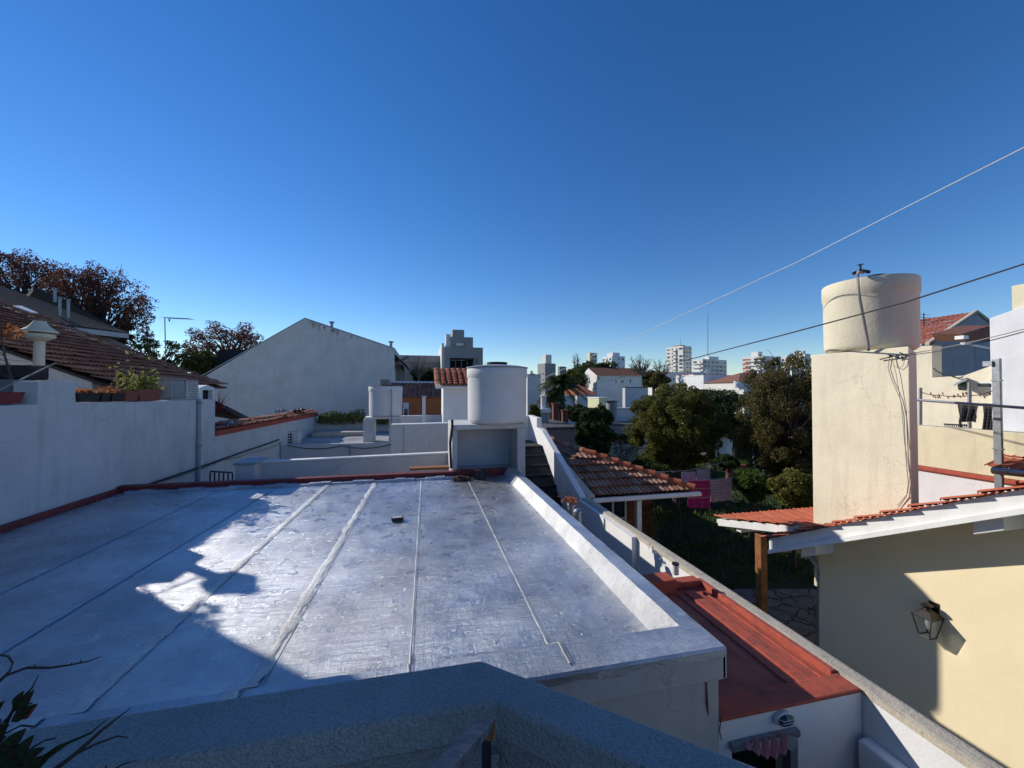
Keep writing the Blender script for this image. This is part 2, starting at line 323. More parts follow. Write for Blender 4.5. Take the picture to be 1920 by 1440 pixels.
# the ground and the paving
def groundmat():
    m, nt, p, tc = newmat('lawn_and_earth')
    n1 = noise(nt, tc, .5, 6, .7); n2 = noise(nt, tc, 9, 5, .7, off=3)
    c = mix(nt, ramp(nt, n1.outputs[0], .35, .65).outputs[0], (.02, .032, .01), (.03, .03, .015)); c = mix(nt, ramp(nt, n2.outputs[0], .4, .7).outputs[0], c, (.035, .055, .012))
    nt.links.new(c, p.inputs['Base Color']); p.inputs['Roughness'].default_value = .95; bump(nt, p, n2.outputs[0], .8, .05); return m
M['ground'] = groundmat()
def pavemat():
    m, nt, p, tc = newmat('crazy_paving_stone')
    v = node(nt, 'ShaderNodeTexVoronoi', feature='DISTANCE_TO_EDGE'); v.inputs['Scale'].default_value = 2.4; dn_ = noise(nt, tc, 4, 4, .6); dm_ = node(nt, 'ShaderNodeVectorMath', operation='MULTIPLY_ADD'); nt.links.new(dn_.outputs[1], dm_.inputs[0]); dm_.inputs[1].default_value = (.3, .3, .3); nt.links.new(tc.outputs['Object'], dm_.inputs[2]); nt.links.new(dm_.outputs[0], v.inputs['Vector'])
    v2 = node(nt, 'ShaderNodeTexVoronoi'); v2.inputs['Scale'].default_value = 2.4; nt.links.new(tc.outputs['Object'], v2.inputs['Vector'])
    c = mix(nt, ramp(nt, noise(nt, tc, 5, 5, .7).outputs[0], .4, .7).outputs[0], (.13, .125, .12), (.22, .20, .18))
    c = mix(nt, ramp(nt, v.outputs[0], .02, .05, (1, 1, 1, 1), (0, 0, 0, 1)).outputs[0], c, (.035, .035, .02))
    nt.links.new(c, p.inputs['Base Color']); p.inputs['Roughness'].default_value = .9; bump(nt, p, ramp(nt, v.outputs[0], 0, .06).outputs[0], .6, .03); return m
M['pave'] = pavemat()

# ------------------------------------------------------------------ generic builders
def tile_mesh(p0, u, v, ulen, vlen, tw=.2, tl=.33, amp=.035, lift=.035, keep=None, wave='barrel', jit=.004, over=1.12):
    """tiles on the plane p0 + a*u + b*v (u along the eave, v up the slope); every tile its own little shell"""
    mb = MB(); p0 = Vector(p0); u = Vector(u).normalized(); v = Vector(v).normalized(); n = u.cross(v).normalized()
    if n.z < 0: n = -n
    nu = max(1, round(ulen/tw)); tw = ulen/nu; nv = max(1, round(vlen/tl)); tl = vlen/nv
    prof = {'barrel': [(0, 0), (.12, .55), (.3, .93), (.5, 1), (.7, .93), (.88, .55), (1, 0)],
            'french': [(0, .25), (.12, 1), (.25, .35), (.5, .2), (.62, .75), (.75, .3), (1, .2)],
            'flat': [(0, .5), (.04, 1), (.5, .9), (.96, 1), (1, .5)]}[wave]
    for j in range(nv):
        for i in range(nu):
            if keep and not keep((i+.5)*tw, (j+.5)*tl): continue
            dh = random.uniform(-jit, jit); dv = random.uniform(-jit, jit)*2; lo = []; hi = []; bt = []
            for (a, h) in prof:
                q = p0+u*((i+a)*tw)+v*(j*tl+dv)
                lo.append(q+n*(h*amp+lift+dh)); hi.append(q+v*(tl*over)+n*(h*amp*.9+dh)); bt.append(q+n*(h*amp+lift+dh-.022)+v*.004)
            k = len(prof); mb.add(lo+hi+bt, [(a, a+1, a+1+k, a+k) for a in range(k-1)]+[(a+2*k, a+1+2*k, a+1, a) for a in range(k-1)])
    return mb
def leaf_quads(c, nrm_rand, size, n, aspect=.55):
    """n folded leaves at the points c (n,3)"""
    d = rng.normal(size=(n, 3)); d /= np.linalg.norm(d, axis=1)[:, None]
    e = np.cross(d, rng.normal(size=(n, 3))); e /= np.linalg.norm(e, axis=1)[:, None]
    f = np.cross(d, e); s = size*rng.uniform(.6, 1.3, size=(n, 1))
    a = c-d*s*.5; b = c+d*s*.5; m1 = c+e*s*aspect*.5+f*s*.1; m2 = c-e*s*aspect*.5+f*s*.1
    return np.stack([a, m1, b, m2], 1).reshape(-1, 3)
def mesh_quads(name, verts, mat, parent=None):
    n = len(verts)//4; me = bpy.data.meshes.new(name); me.vertices.add(n*4)
    o0 = np.array(wloc(parent)) if parent is not None else np.zeros(3)
    me.vertices.foreach_set('co', (verts-o0).astype(np.float32).ravel()); me.loops.add(n*4); me.loops.foreach_set('vertex_index', np.arange(n*4, dtype=np.int32))
    me.polygons.add(n); me.polygons.foreach_set('loop_start', np.arange(0, n*4, 4, dtype=np.int32)); me.update(calc_edges=True); me.validate()
    me.materials.append(mat); o = bpy.data.objects.new(name, me); COL.objects.link(o)
    if parent is not None: o.parent = parent
    return o
def crown_pts(center, rad, blobs, per, bsize=.38, flat=1.0, shell=.75):
    center = np.array(center); rad = np.array(rad); out = []; bl = []
    for i in range(blobs):
        d = rng.normal(size=3); d /= np.linalg.norm(d); r_ = rng.uniform(.35, 1.0)**.6*shell
        bc = center+d*rad*r_; bl.append(bc); br = rad*bsize*rng.uniform(.55, 1.15)
        q = rng.normal(size=(per, 3)); q /= np.linalg.norm(q, axis=1)[:, None]; q *= rng.uniform(.25, 1.0, size=(per, 1))**.45
        out.append(bc+q*br)
    return np.concatenate(out), bl
def limbs(mb, base, top, bl, r0, nl=12, wig=.15):
    base = Vector(base); top = Vector(top); mid = base.lerp(top, .5)+Vector((random.uniform(-1, 1), random.uniform(-1, 1), 0))*wig
    mb.tube([base, mid, top], [r0, r0*.8, r0*.55], 8)
    for b in random.sample(bl, min(nl, len(bl))):
        b = Vector(b); s0 = mid.lerp(top, random.uniform(.0, 1)); m = s0.lerp(b, .5)+Vector((random.uniform(-1, 1), random.uniform(-1, 1), random.uniform(0, 1)))*(b-s0).length*.12
        mb.tube([s0, m, b], [r0*.42, r0*.25, r0*.07], 6)
def tree(name, label, cat, center, rad, base, leaf, blobs, per, lsize, r0=.15, bark='bark', group=None, bsize=.38, nl=14, shell=.75, extra=None, twigs=0):
    center = Vector(center); base = Vector(base); t = thing(name, base, label, cat, group)
    pts, bl = crown_pts(center, rad, blobs, per, bsize, shell=shell)
    if extra is not None:
        for c2, r2, b2 in extra: p2, bl2 = crown_pts(c2, r2, b2, per, bsize); pts = np.concatenate([pts, p2]); bl += bl2
    top = Vector((center.x, center.y, center.z-rad[2]*.15)); mb = MB(); limbs(mb, base, top, bl, r0, nl)
    for _ in range(twigs):
        b = Vector(random.choice(bl)); e_ = b+Vector((random.uniform(-1, 1)*rad[0]*.16, random.uniform(-1, 1)*rad[1]*.16, random.uniform(-.02, .2)*rad[2]))
        mb.tube([b, b.lerp(e_, .5)+Vector((0, 0, .05)), e_], [r0*.1, r0*.06, r0*.02], 4)
    mb.build('trunk', M[bark], t, True)
    mesh_quads('crown', leaf_quads(pts, 1, lsize, len(pts)), M[leaf], t); return t
def wbox(px0, px1, pyt, Y, depth, zb=G):
    """axis-aligned box whose near face stands at Y and spans the columns px0..px1, top seen at pyt"""
    a = oY(px0, pyt, Y); b = oY(px1, pyt, Y); return a.x, b.x, Y, Y+depth, zb, (a.z+b.z)/2

# ================================================================== SETTING
def heightless_ground():
    mb = MB(); n = 24
    xs = [-3000, -600, -150, -40]+[i*4.0 for i in range(-8, 12)]+[60, 180, 600, 3000]
    ys = [-300, -60, -20]+[i*4.0 for i in range(-3, 14)]+[70, 120, 250, 700, 3500]
    vs = []; fs = []
    for y in ys:
        for x in xs: vs.append((x, y, G+(random.uniform(-.03, .03) if abs(x) < 50 and abs(y) < 60 else 0)))
    k = len(xs)
    for j in range(len(ys)-1):
        for i in range(k-1): fs.append((j*k+i, j*k+i+1, (j+1)*k+i+1, (j+1)*k+i))
    mb.add(vs, fs); o = mb.build('ground', M['ground'], origin=(0, 0, G)); tag(o, kind='structure'); return o
heightless_ground()
gp = MB(); gp.pz([(3.4, -1), (6.25, -1), (6.25, 4.2), (8.9, 5.6), (9.3, 7.6), (6.1, 8.3), (3.4, 6.6)], G+.05, G+.09)
tag(gp.build('path', M['pave']), kind='structure')
# lawn blades by the house corner (uncountable)
pts = []
for _ in range(26000):
    x = random.uniform(3.6, 22); y = random.uniform(5.5, 26)
    if x < 9.3 and y < 8.2: continue
    pts.append((x, y, G+.05))
pts = np.array(pts); n = len(pts); h = rng.uniform(.05, .16, size=n); a = rng.uniform(0, 6.28, n); dx = np.stack([np.cos(a), np.sin(a), a*0], 1)*.035
lean = rng.normal(size=(n, 3))*.05; lean[:, 2] = h
gv = np.stack([pts-dx, pts+dx, pts+dx*.3+lean, pts-dx*.3+lean], 1).reshape(-1, 3)
M['blade'] = leafmat('grass_blades', [(.045, .08, .015), (.08, .13, .025), (.05, .08, .02), (.11, .15, .035)])
tag(mesh_quads('grass', gv, M['blade']), 'short uneven green lawn in the shaded garden between the houses', 'grass', kind='stuff')
mb = MB(); mb.box(-4.9, 3.0, -3.5, 1.24, -2.35, -2.2); tag(mb.build('terrace_floor', M['terrace']), kind='structure')

# ================================================================== FOREGROUND PARAPET
Zp = -1.0
A = oZ(-60, 1385, Zp); YO = oZ(700, 1266.5, Zp).y; YI = oZ(700, 1352, Zp).y
C0 = oZ(903, 1237, Zp); C1 = oZ(1358, 1412, Zp); I0 = oZ(927, 1315, Zp); I1 = oZ(1266, 1437, Zp)
d = (C1-C0).normalized(); d2 = d
C9 = C0+d*3.0; I9 = I0+d*3.0
pt = thing('parapet_wall', (C0.x, C0.y, -2.2), 'rough grey stucco parapet with a bent corner in the foreground', 'parapet')
top = [(-5.05, C0.y), (C0.x, C0.y), (C9.x, C9.y), (I9.x, I9.y), (I0.x, I0.y), (-5.05, YI)]
# cap: one rounded piece over the wall
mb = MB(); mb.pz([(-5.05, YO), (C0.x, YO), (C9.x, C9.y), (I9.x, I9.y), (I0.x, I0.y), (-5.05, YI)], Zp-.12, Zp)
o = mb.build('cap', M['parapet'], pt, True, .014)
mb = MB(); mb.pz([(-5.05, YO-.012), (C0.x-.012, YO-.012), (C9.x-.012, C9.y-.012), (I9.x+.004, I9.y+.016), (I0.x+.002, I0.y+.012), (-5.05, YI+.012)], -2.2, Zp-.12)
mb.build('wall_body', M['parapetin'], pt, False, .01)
mb = MB(); q = oD(921, 1365, I0.dot(FWD)*1.0-.012); 
mb.box(q.x-.003, q.x+.022, q.y-.012, q.y+.02, -2.2, Zp-.15); mb.build('corner_bead', M['parapetin'], pt)
hr = thing('handrail', oD(835, 1445, .62)-Vector((0, 0, .0)), 'flaking blue steel handrail rising to the parapet corner', 'handrail')
mb = MB(); a = oD(914, 1356, 1.13); b = oD(790, 1490, .62); t = (b-a).normalized(); s_ = t.cross(Vector((0, 0, 1))).normalized(); nn = s_.cross(t).normalized()
mb.obox((a+b)/2, t*((b-a).length/2), s_*.02, nn*.011)
M['bluesteel'] = simple('flaking_blue_steel', (.04, .07, .12), .5, .3, col2=(.14, .16, .19), nscale=25, a=.5, b=.55)
mb.build('rail_bar', M['bluesteel'], hr, False, .003)
mb = MB(); a2 = oD(912, 1368, 1.13); mb.box(a2.x-.012, a2.x+.012, a2.y-.012, a2.y+.012, -2.2, a2.z); mb.build('dark_recess_strip', M['iron'], hr)  # black strip standing in for the shade of the narrow recess beside the rail
mb = MB(); mb.obox(a+Vector((-.004, -.006, -.012)), t*.02, s_*.024, nn*.02); M['rust'] = simple('rust', (.30, .12, .04), .9, col2=(.12, .06, .03), nscale=40); mb.build('rusted_end', M['rust'], hr)

# ================================================================== SILVER-ROOFED ANNEX
FZ = -1.75; TZ = -1.60; XL = -5.1; XR = 1.85; YF = 2.14; YB = 8.05
ann = thing('annex_building', ((XL+XR)/2, (YF+YB)/2, G), 'flat roofed white annex covered in silver aluminium membrane', 'building')
mb = MB(); mb.box(XL+.01, XR-.03, YF+.03, YB, G, -1.79); mb.build('wall', M['slabwall'], ann, False, .01)
mb = MB(); mb.box(XL+.02, XR, YF, YF+.03, -1.80, TZ-.03); mb.box(XR-.03, XR+.005, YF, YB, -1.80, TZ-.03); mb.build('fascia_band', M['slabwall'], ann, False, .008)
# membrane as one undulating sheet with raised borders
nx, ny = 150, 130; vs = []; fs = []
from mathutils import noise as mn
def roofz(x, y):
    z = FZ+.012*mn.noise(Vector((x*.9, y*.7, 3)))+.006*mn.noise(Vector((x*3, y*2.2, 7)))
    fr = lambda e0, e1, t_: max(0, min(1, (t_-e0)/(e1-e0)))
    r1 = fr(1.61, 1.70, x); r2 = fr(2.62, 2.40, y); z = max(z, FZ+(TZ-FZ)*r1, FZ+(TZ-FZ)*r2)
    return z
xs = list(np.linspace(XL, 1.56, nx))+[1.58, 1.60, 1.61, 1.64, 1.67, 1.69, 1.705, 1.74, 1.80, 1.845]; ys = [YF+.005, YF+.05, 2.2, 2.3, 2.38, 2.40, 2.44, 2.5, 2.56, 2.62]+list(np.linspace(2.66, YB-.02, ny))
vs = [(x, y, roofz(x, y)+(.004*mn.noise(Vector((x*6, y*6, 1))) if x > 1.5 or y < 2.6 else 0)) for y in ys for x in xs]; k = len(xs)
fs = [(j*k+i, j*k+i+1, (j+1)*k+i+1, (j+1)*k+i) for j in range(len(ys)-1) for i in range(k-1)]
# split into floor and border so that each keeps its own finish
fl = []; bo = []; wh = []
for f in fs:
    cx = sum(vs[i][0] for i in f)/4; cy = sum(vs[i][1] for i in f)/4
    (wh if (1.61 < cx < 1.70 and cy > 2.45) else bo if (cx > 1.70 or cy < 2.42) else fl).append(f)
def sub(fl_): 
    m_ = MB(); ids = sorted({i for f in fl_ for i in f}); mp_ = {i: j for j, i in enumerate(ids)}
    m_.add([vs[i] for i in ids], [tuple(mp_[i] for i in f) for f in fl_]); return m_
sub(fl).build('roof_membrane', M['silver'], ann, True)
bd = sub(bo); zt = TZ
# turned-down lip over the edge
for (x0, y0, x1, y1) in ((XL, YF+.005, XR-.005, YF+.005), (XR-.005, YF+.005, XR-.005, YB)):
    m_ = int(max(abs(x1-x0), abs(y1-y0))/.04); row = []
    for i in range(m_+1):
        t = i/m_; x = x0+(x1-x0)*t; y = y0+(y1-y0)*t; dn = .035+.02*mn.noise(Vector((x*5, y*5, 2)))+.008*mn.noise(Vector((x*30, y*30, 2)))
        ox, oy = (0, -.008) if y0 == y1 else (.008, 0)
        row.append(((x, y, TZ+.003), (x+ox*1.6, y+oy*1.6, TZ-.012), (x+ox*1.4, y+oy*1.4, TZ-.02-dn)))
    for i in range(m_):
        for a_ in (0, 1): bd.add([row[i][a_], row[i+1][a_], row[i+1][a_+1], row[i][a_+1]], [(0, 1, 2, 3)])
bd.build('roof_border', M['silveredge'], ann, True)
M['silvercant'] = membrane('aluminium_sunlit_cant', (.66, .67, .68), .45, .42, 1.0)  # paler tone puts the sunlit look of this inner face into the colour
sub(wh).build('cant_strip', M['silvercant'], ann, True)
# seams
def strip(x0, x1, y0, y1, wdt, z0, mat, nm, rag=.3, lab=None, seed=0):
    m_ = MB(); n_ = 260; L = []
    for i in range(n_+1):
        t = i/n_; y = y0+(y1-y0)*t; x = x0+(x1-x0)*t; wl = wdt*(1+rag*mn.noise(Vector((y*7, seed, 0)))*1.4+rag*.6*mn.noise(Vector((y*31, seed, 4))))
        wr_ = wdt*(1+rag*mn.noise(Vector((y*7, seed, 9)))*1.4+rag*.6*mn.noise(Vector((y*31, seed, 14))))
        zc = roofz(x, y)+(.006 if y < 2.72 else 0); L.append(((x-wl/2, y, zc+z0*.35), (x-wl*.2, y, zc+z0), (x+wr_*.25, y, zc+z0), (x+wr_/2, y, zc+z0*.35)))
    for i in range(n_):
        for a_ in range(3): m_.add([L[i][a_], L[i][a_+1], L[i+1][a_+1], L[i+1][a_]], [(0, 1, 2, 3)])
    o_ = m_.build(nm, mat, ann, True)
    if lab: o_['label'] = lab
for i, (pa, pb, wdt, mt, z0, rg, lab) in enumerate([((612, 912), (400, 1103), .075, 'silverseam', .007, .55, 'thick bright paint seam'), ((705, 903), (503, 1240), .085, 'silverseam', .008, .6, 'thick bright paint seam'),
        ((790, 897), (769, 1237), .014, 'silverseam', .004, .9, 'thin bright seam'), ((880, 907), (1027, 1210), .014, 'silverseam', .004, .9, 'thin bright seam'),
        ((475, 940), (140, 1140), .055, 'silveredge', .010, .3, None), ((400, 924), (0, 1112), .03, 'silveredge', .008, .3, None)]):
    P0 = oZ(*pa, FZ); P1 = oZ(*pb, FZ); k_ = (P1.x-P0.x)/(P1.y-P0.y); xa = P0.x+k_*(7.9-P0.y); xb = P0.x+k_*(2.2-P0.y)
    strip(xa, xb, 7.95, 2.2, wdt, z0, M[mt], 'seam', rg, lab, i*3.3)
    strip(xa+wdt*.5+.012, xb+wdt*.5+.012, 7.95, 2.2, .005, .003, M['seamdark'], 'lap_joint', .8, None, i+20)
# paint scuffs: small raised daubs of bright paint
daub = MB()
for k_ in range(330):
    x = random.uniform(-2.6, 1.45); y = random.uniform(2.7, 7.7)
    if random.random() < .45: x = random.choice([-1.05, -.6, .12, .05, 1.0])+random.gauss(0, .12)
    if x > 1.45: continue
    a = random.choice([random.gauss(1.5, .25), random.gauss(.2, .5)]); L_ = random.uniform(.01, .09); W_ = random.uniform(.0012, .0042); pts_ = []
    for i in range(6):
        t = i/5-.5; px_ = x+math.cos(a)*L_*t+math.sin(i*2.1+k_)*.006; py_ = y+math.sin(a)*L_*t; ww = W_*(1-abs(t)*1.6)
        pts_.append(((px_-math.sin(a)*ww, py_+math.cos(a)*ww), (px_+math.sin(a)*ww, py_-math.cos(a)*ww)))
    for i in range(5):
        q4 = [pts_[i][0], pts_[i][1], pts_[i+1][1], pts_[i+1][0]]; daub.add([(p[0], p[1], roofz(*p)+.0045) for p in q4], [(0, 1, 2, 3)])
tag(daub.build('paint_scuffs', M['silverseam'], ann), kind='stuff')
# red flashings
mb = MB(); n_ = 40
for (y0_, y1_, xa, xb, za, zb) in ((YB-.02, YB+.14, XL, .62, TZ-.06, TZ-.035), (YB-.02, YB+.10, .62, 1.72, TZ-.06, TZ-.01)): mb.box(xa, xb, y0_, y1_, za-.15, zb)
mb.build('back_flashing', M['redflash'], ann, False, .02)
mb = MB(); 
for i in range(30):
    x = XL+.2+i*.19; mb.box(x, x+.187, YB-.16, YB-.03, FZ-.02, FZ+.045+.012*math.sin(i*1.7))
o = mb.build('membrane_upstand', M['silveredge'], ann, False, .01)
mb = MB(); mb.box(XL+.003, XL+.05, 2.2, 5.25, FZ, FZ+.20); mb.build('side_upstand', M['silveredge'], ann, False, .012)
mb = MB(); mb.box(XL+.003, XL+.07, 5.25, 8.0, FZ, FZ+.09); mb.box(XL+.003, XL+.06, 2.2, 5.3, FZ+.20, FZ+.25); mb.build('side_flashing', M['redflash'], ann, False, .02)
# rust crack on the front corner
mb = MB()
for (pa, wd) in (([(1330, 1258), (1322, 1270), (1325, 1285), (1326, 1320), (1329, 1342)], .007), ([(1352, 1345), (1349, 1370), (1353, 1388)], .004), ([(1335, 1230), (1345, 1232), (1343, 1240)], .006)):
    P = [oY(a_, b_, YF+.026) for a_, b_ in pa]; mb.tube(P, [wd*.5, wd, wd*.7, wd, wd*.3][:len(P)] if len(P) == 5 else [wd]*len(P), 5)
mb.build('rust_crack', M['rust'], ann, True)

# loose things on the silver roof
p = oZ(745, 977, FZ); o = MB(); o.obox(p+Vector((0, 0, .03)), Vector((.075, .01, 0)), Vector((-.008, .04, 0)), Vector((0, 0, .022)))
br = thing('loose_brick', p, 'small dark brick fragment lying on the silver roof', 'brick'); o.build('brick_body', M['darkblock'], br, False, .006)
o = MB(); o.obox(p+Vector((.0, 0, .0535)), Vector((.06, .008, 0)), Vector((-.004, .022, 0)), Vector((0, 0, .0018))); o.build('mortar_smear', M['silverbright'], br)
p = oZ(863, 901, FZ); dt = thing('debris_heap', p, 'flat dark heap of leaf debris by the back of the silver roof', 'debris'); o = MB()
for i in range(60):
    a = random.uniform(0, 6.28); r_ = random.uniform(0, .14); c = p+Vector((math.cos(a)*r_*1.25, math.sin(a)*r_*.7, .02+random.uniform(0, .075)*(1-r_/.16)))
    o.obox(c, Vector((random.uniform(.02, .06), random.uniform(-.02, .02), random.uniform(-.01, .01))), Vector((random.uniform(-.01, .01), .02, .004)), Vector((0, 0, .008)))
o.build('bark_pieces', M['woodold'], dt)
p = oZ(900, 898, FZ); ls = thing('log_stump', p, 'short dark sawn log standing at the back of the silver roof', 'log'); o = MB()
o.lathe(p, [(.115, 0), (.12, .02), (.112, .1), (.118, .17), (.10, .185), (.08, .18)], 14); o.build('bark', M['darkblock'], ls, True)
o = MB(); o.lathe(p, [(.085, .182), (.03, .19)], 12); o.build('sawn_top', M['woodold'], ls, True)

# ================================================================== RED ROOF, PASSAGE WALL, STAIRS
RZ = -2.15
sh = thing('lean_to', (2.45, 3.1, G), 'low white lean-to with terracotta red painted roof beside the annex', 'building')
WY = 2.22
dx0 = oY(1372, 1389, WY); dx1 = oY(1487, 1363, WY)
mb = MB(); mb.py([(1.86, G), (dx0.x, G), (dx0.x, dx0.z), (dx1.x, dx1.z-.0), (dx1.x, G), (3.03, G), (3.03, RZ+.014), (1.86, RZ+.014)], WY, WY+.14)
mb.box(1.86, 3.03, WY+.14, 3.9, RZ-.12, RZ-.03); mb.box(1.86, 3.03, 3.8, 3.9, G, RZ-.12); mb.build('wall', M['whiteclean'], sh)
mb = MB(); mb.box(1.86, 3.02, WY+.143, 3.9, RZ-.028, RZ); mb.build('roof_sheet', M['redfloor'], sh)
mb = MB(); mb.box(1.855, 3.022, WY-.010, WY+.16, RZ+.018, RZ+.045); mb.build('front_upstand', M['red'], sh, False, .012)
mb = MB(); mb.px([(WY+.163, RZ), (3.72, RZ), (3.72, RZ+.018), (WY+.163, RZ+.012)], 2.70, 2.82); mb.box(2.90, 2.925, WY+.165, 3.7, RZ, RZ+.015); mb.box(2.975, 3.025, WY+.17, 3.88, RZ, RZ+.058)
mb.box(2.60, 2.62, WY+.165, 3.7, RZ, RZ+.012)
mb.build('side_upstand', M['red'], sh, False, .008)
mb = MB(); mb.box(1.86, 2.62, 3.72, 3.92, RZ, RZ+.15); mb.box(2.62, 2.97, 3.80, 3.93, RZ, RZ+.07); mb.build('back_upstand', M['red'], sh, False, .012)
# door under the lean-to
dr = MB(); a, b = dx0, dx1
dr.obox(Vector((b.x-.03, WY-.005, (b.z+G)/2)), (.03, 0, 0), (0, .03, 0), (0, 0, (b.z-G)/2)); dr.obox((a+b)/2+Vector((0, -.006, -.02)), (b-a)/2+Vector((.02, 0, 0)), (0, .03, 0), (0, 0, .022))
do = dr.build('door_frame', M['alu'], sh)
mb = MB(); mb.box(a.x-.02, b.x+.02, WY+.16, WY+.18, G, min(a.z, b.z)+.1); mb.build('doorway', M['inside'], sh)
ct = thing('pink_cloth', oY(1440, 1400, WY), 'pink and white cloth hanging in the doorway under the lean-to', 'cloth')
mb = MB(); L = []; nU, nV = 24, 10
for i in range(nU+1):
    t = i/nU; topp = oY(1392+(1472-1392)*t, 1388-18*t+2, WY-.03); bot = 8+34*math.sin(t*2.2)**1.2 if t > 0 else 6
    L.append([Vector((topp.x, WY-.04+.02*math.sin(t*30+j*.2), topp.z-j/nV*bot/740*2.4)) for j in range(nV+1)])
for i in range(nU):
    for j in range(nV): mb.quad(L[i][j], L[i+1][j], L[i+1][j+1], L[i][j+1])
mb.build('cloth_sheet', M['pink'], ct, True)
mb = MB(); q0 = L[-1]; 
for j in range(nV): mb.quad(q0[j]+Vector((0, .004, 0)), q0[j]+Vector((.05, -.02, -.01)), q0[j+1]+Vector((.045, -.02, -.01)), q0[j+1]+Vector((0, .004, 0)))
mb.build('white_edge', M['curtain'], ct, True)
# bulkhead lamp
p = oY(1465, 1343, WY); bl_ = thing('bulkhead_lamp', p-Vector((0, 0, .05)), 'oval bulkhead lamp with wire guard above the doorway', 'wall lamp')
def oval(mb, c, rx, rz, y0, y1, n=24, rx2=None, rz2=None):
    rx2 = rx2 or rx; rz2 = rz2 or rz
    vs = [(c.x+rx*math.cos(2*math.pi*i/n), y0, c.z+rz*math.sin(2*math.pi*i/n)) for i in range(n)]+[(c.x+rx2*math.cos(2*math.pi*i/n), y1, c.z+rz2*math.sin(2*math.pi*i/n)) for i in range(n)]
    mb.add(vs, [tuple(range(n)), tuple(range(2*n-1, n-1, -1))]+[(i+n, (i+1) % n+n, (i+1) % n, i) for i in range(n)])
mb = MB(); oval(mb, p, .072, .045, WY-.001, WY-.03); mb.build('base', M['plastic'], bl_, True, .004)
mb = MB(); oval(mb, p, .06, .036, WY-.03, WY-.055, rx2=.05, rz2=.028); mb.build('lens', M['glass'], bl_, True, .006)
mb = MB()
for zz in (-.018, 0, .018): mb.tube([(p.x-.062, WY-.03, p.z+zz), (p.x-.04, WY-.06, p.z+zz), (p.x+.04, WY-.06, p.z+zz), (p.x+.062, WY-.03, p.z+zz)], .0028, 5)
mb.tube([(p.x, WY-.03, p.z-.04), (p.x, WY-.062, p.z-.02), (p.x, WY-.062, p.z+.02), (p.x, WY-.03, p.z+.04)], .003, 5)
mb.build('wire_guard', M['plastic'], bl_, True)
# vent stub
p = oZ(1291, 1094, RZ+.15); vp = thing('vent_pipe', (p.x, 3.84, RZ+.15), 'short white vent stub with dark cap behind the red roof', 'vent pipe'); c_ = (p.x, 3.84, 0)
mb = MB(); mb.lathe(c_, [(.035, RZ+.15), (.035, RZ+.25)], 16); mb.build('pipe', M['plastic'], vp, True); mb = MB(); mb.lathe(c_, [(.037, RZ+.251), (.037, RZ+.27)], 16); mb.build('cap', M['iron'], vp, True)

# boundary wall with concrete coping; climbs beside the stairs at the far end
bw = thing('boundary_wall', (3.1, 5, G), 'long white boundary wall with lichen stained concrete top between annex and garden', 'wall')
CZ = -2.10
mb = MB(); mb.box(3.035, 3.165, -1.5, 7.27, G, CZ-.05); mb.build('wall_body', M['whiteclean'], bw)
mb = MB()
ysl = np.linspace(-1.5, 7.3, 60); prof_ = lambda y: [(3.028+.006*mn.noise(Vector((0, y*3, 1))), CZ-.05), (3.03+.006*mn.noise(Vector((0, y*4, 2))), CZ-.006), (3.06, CZ+.004*mn.noise(Vector((4, y*5, 1)))), (3.14, CZ+.005*mn.noise(Vector((8, y*5, 1)))), (3.172+.006*mn.noise(Vector((9, y*4, 2))), CZ-.008), (3.172, CZ-.05)]
P_ = [[(x, y, z) for x, z in prof_(y)] for y in ysl]
for i in range(len(ysl)-1):
    for k_ in range(6): mb.quad(P_[i][k_], P_[i][(k_+1) % 6], P_[i+1][(k_+1) % 6], P_[i+1][k_])
mb.add(P_[0], [(5, 4, 3, 2, 1, 0)]); mb.build('coping', M['concrete'], bw)
mb = MB(); mb.px([(7.27, G), (7.27, CZ+.0), (7.3, CZ+.02), (9.84, -1.04), (10.3, -1.0), (10.3, -.75), (11.2, -.72), (11.2, G)], 2.99, 3.13); mb.build('stair_wall', M['whiteclean'], bw, False, .012)
mb = MB(); mb.box(2.95, 3.03, 5.24, 7.25, G, CZ-.03); mb.build('thick_section', M['whiteclean'], bw)
mb = MB(); mb.box(2.93, 3.033, -1.2, WY-.04, G, -2.40); mb.build('low_ledge', M['whiteclean'], bw, False, .02)
nb = thing('coping_wall', (3.25, 8, G), 'old sloping concrete capped wall beside the shed roof', 'wall')
mb = MB(); mb.px([(7.28, G), (7.28, -2.12), (8.65, -1.80), (11.5, -1.55), (11.5, G)], 3.18, 3.27); mb.build('wall_body', M['oldconc'], nb)
mb = MB(); mb.ext([(3.14, 7.28, -2.116), (3.14, 8.65, -1.796), (3.14, 11.5, -1.546), (3.14, 11.5, -1.50), (3.14, 8.65, -1.75), (3.14, 7.28, -2.07)], (.16, 0, 0)); mb.build('coping', M['concrete'], nb, False, .008)
st = thing('staircase', (2.4, 8, G), 'dark narrow outdoor stairs climbing beside the boundary wall', 'stairs')
for i in range(12):
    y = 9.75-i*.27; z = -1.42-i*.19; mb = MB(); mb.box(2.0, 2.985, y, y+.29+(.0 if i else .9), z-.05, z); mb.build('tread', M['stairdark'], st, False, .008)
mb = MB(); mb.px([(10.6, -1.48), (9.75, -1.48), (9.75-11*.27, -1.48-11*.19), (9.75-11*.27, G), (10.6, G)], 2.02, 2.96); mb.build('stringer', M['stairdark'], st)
lw = thing('landing_wall', (2.6, 11.3, G), 'white wall closing the landing at the head of the stairs', 'wall')
mb = MB(); mb.box(1.6, 2.985, 11.1, 11.25, G, -.74); mb.build('wall_body', M['whiteclean'], lw); mb = MB(); mb.box(1.98, 2.98, 10.6, 11.1, G, -1.44); mb.build('landing', M['greywall'], lw)
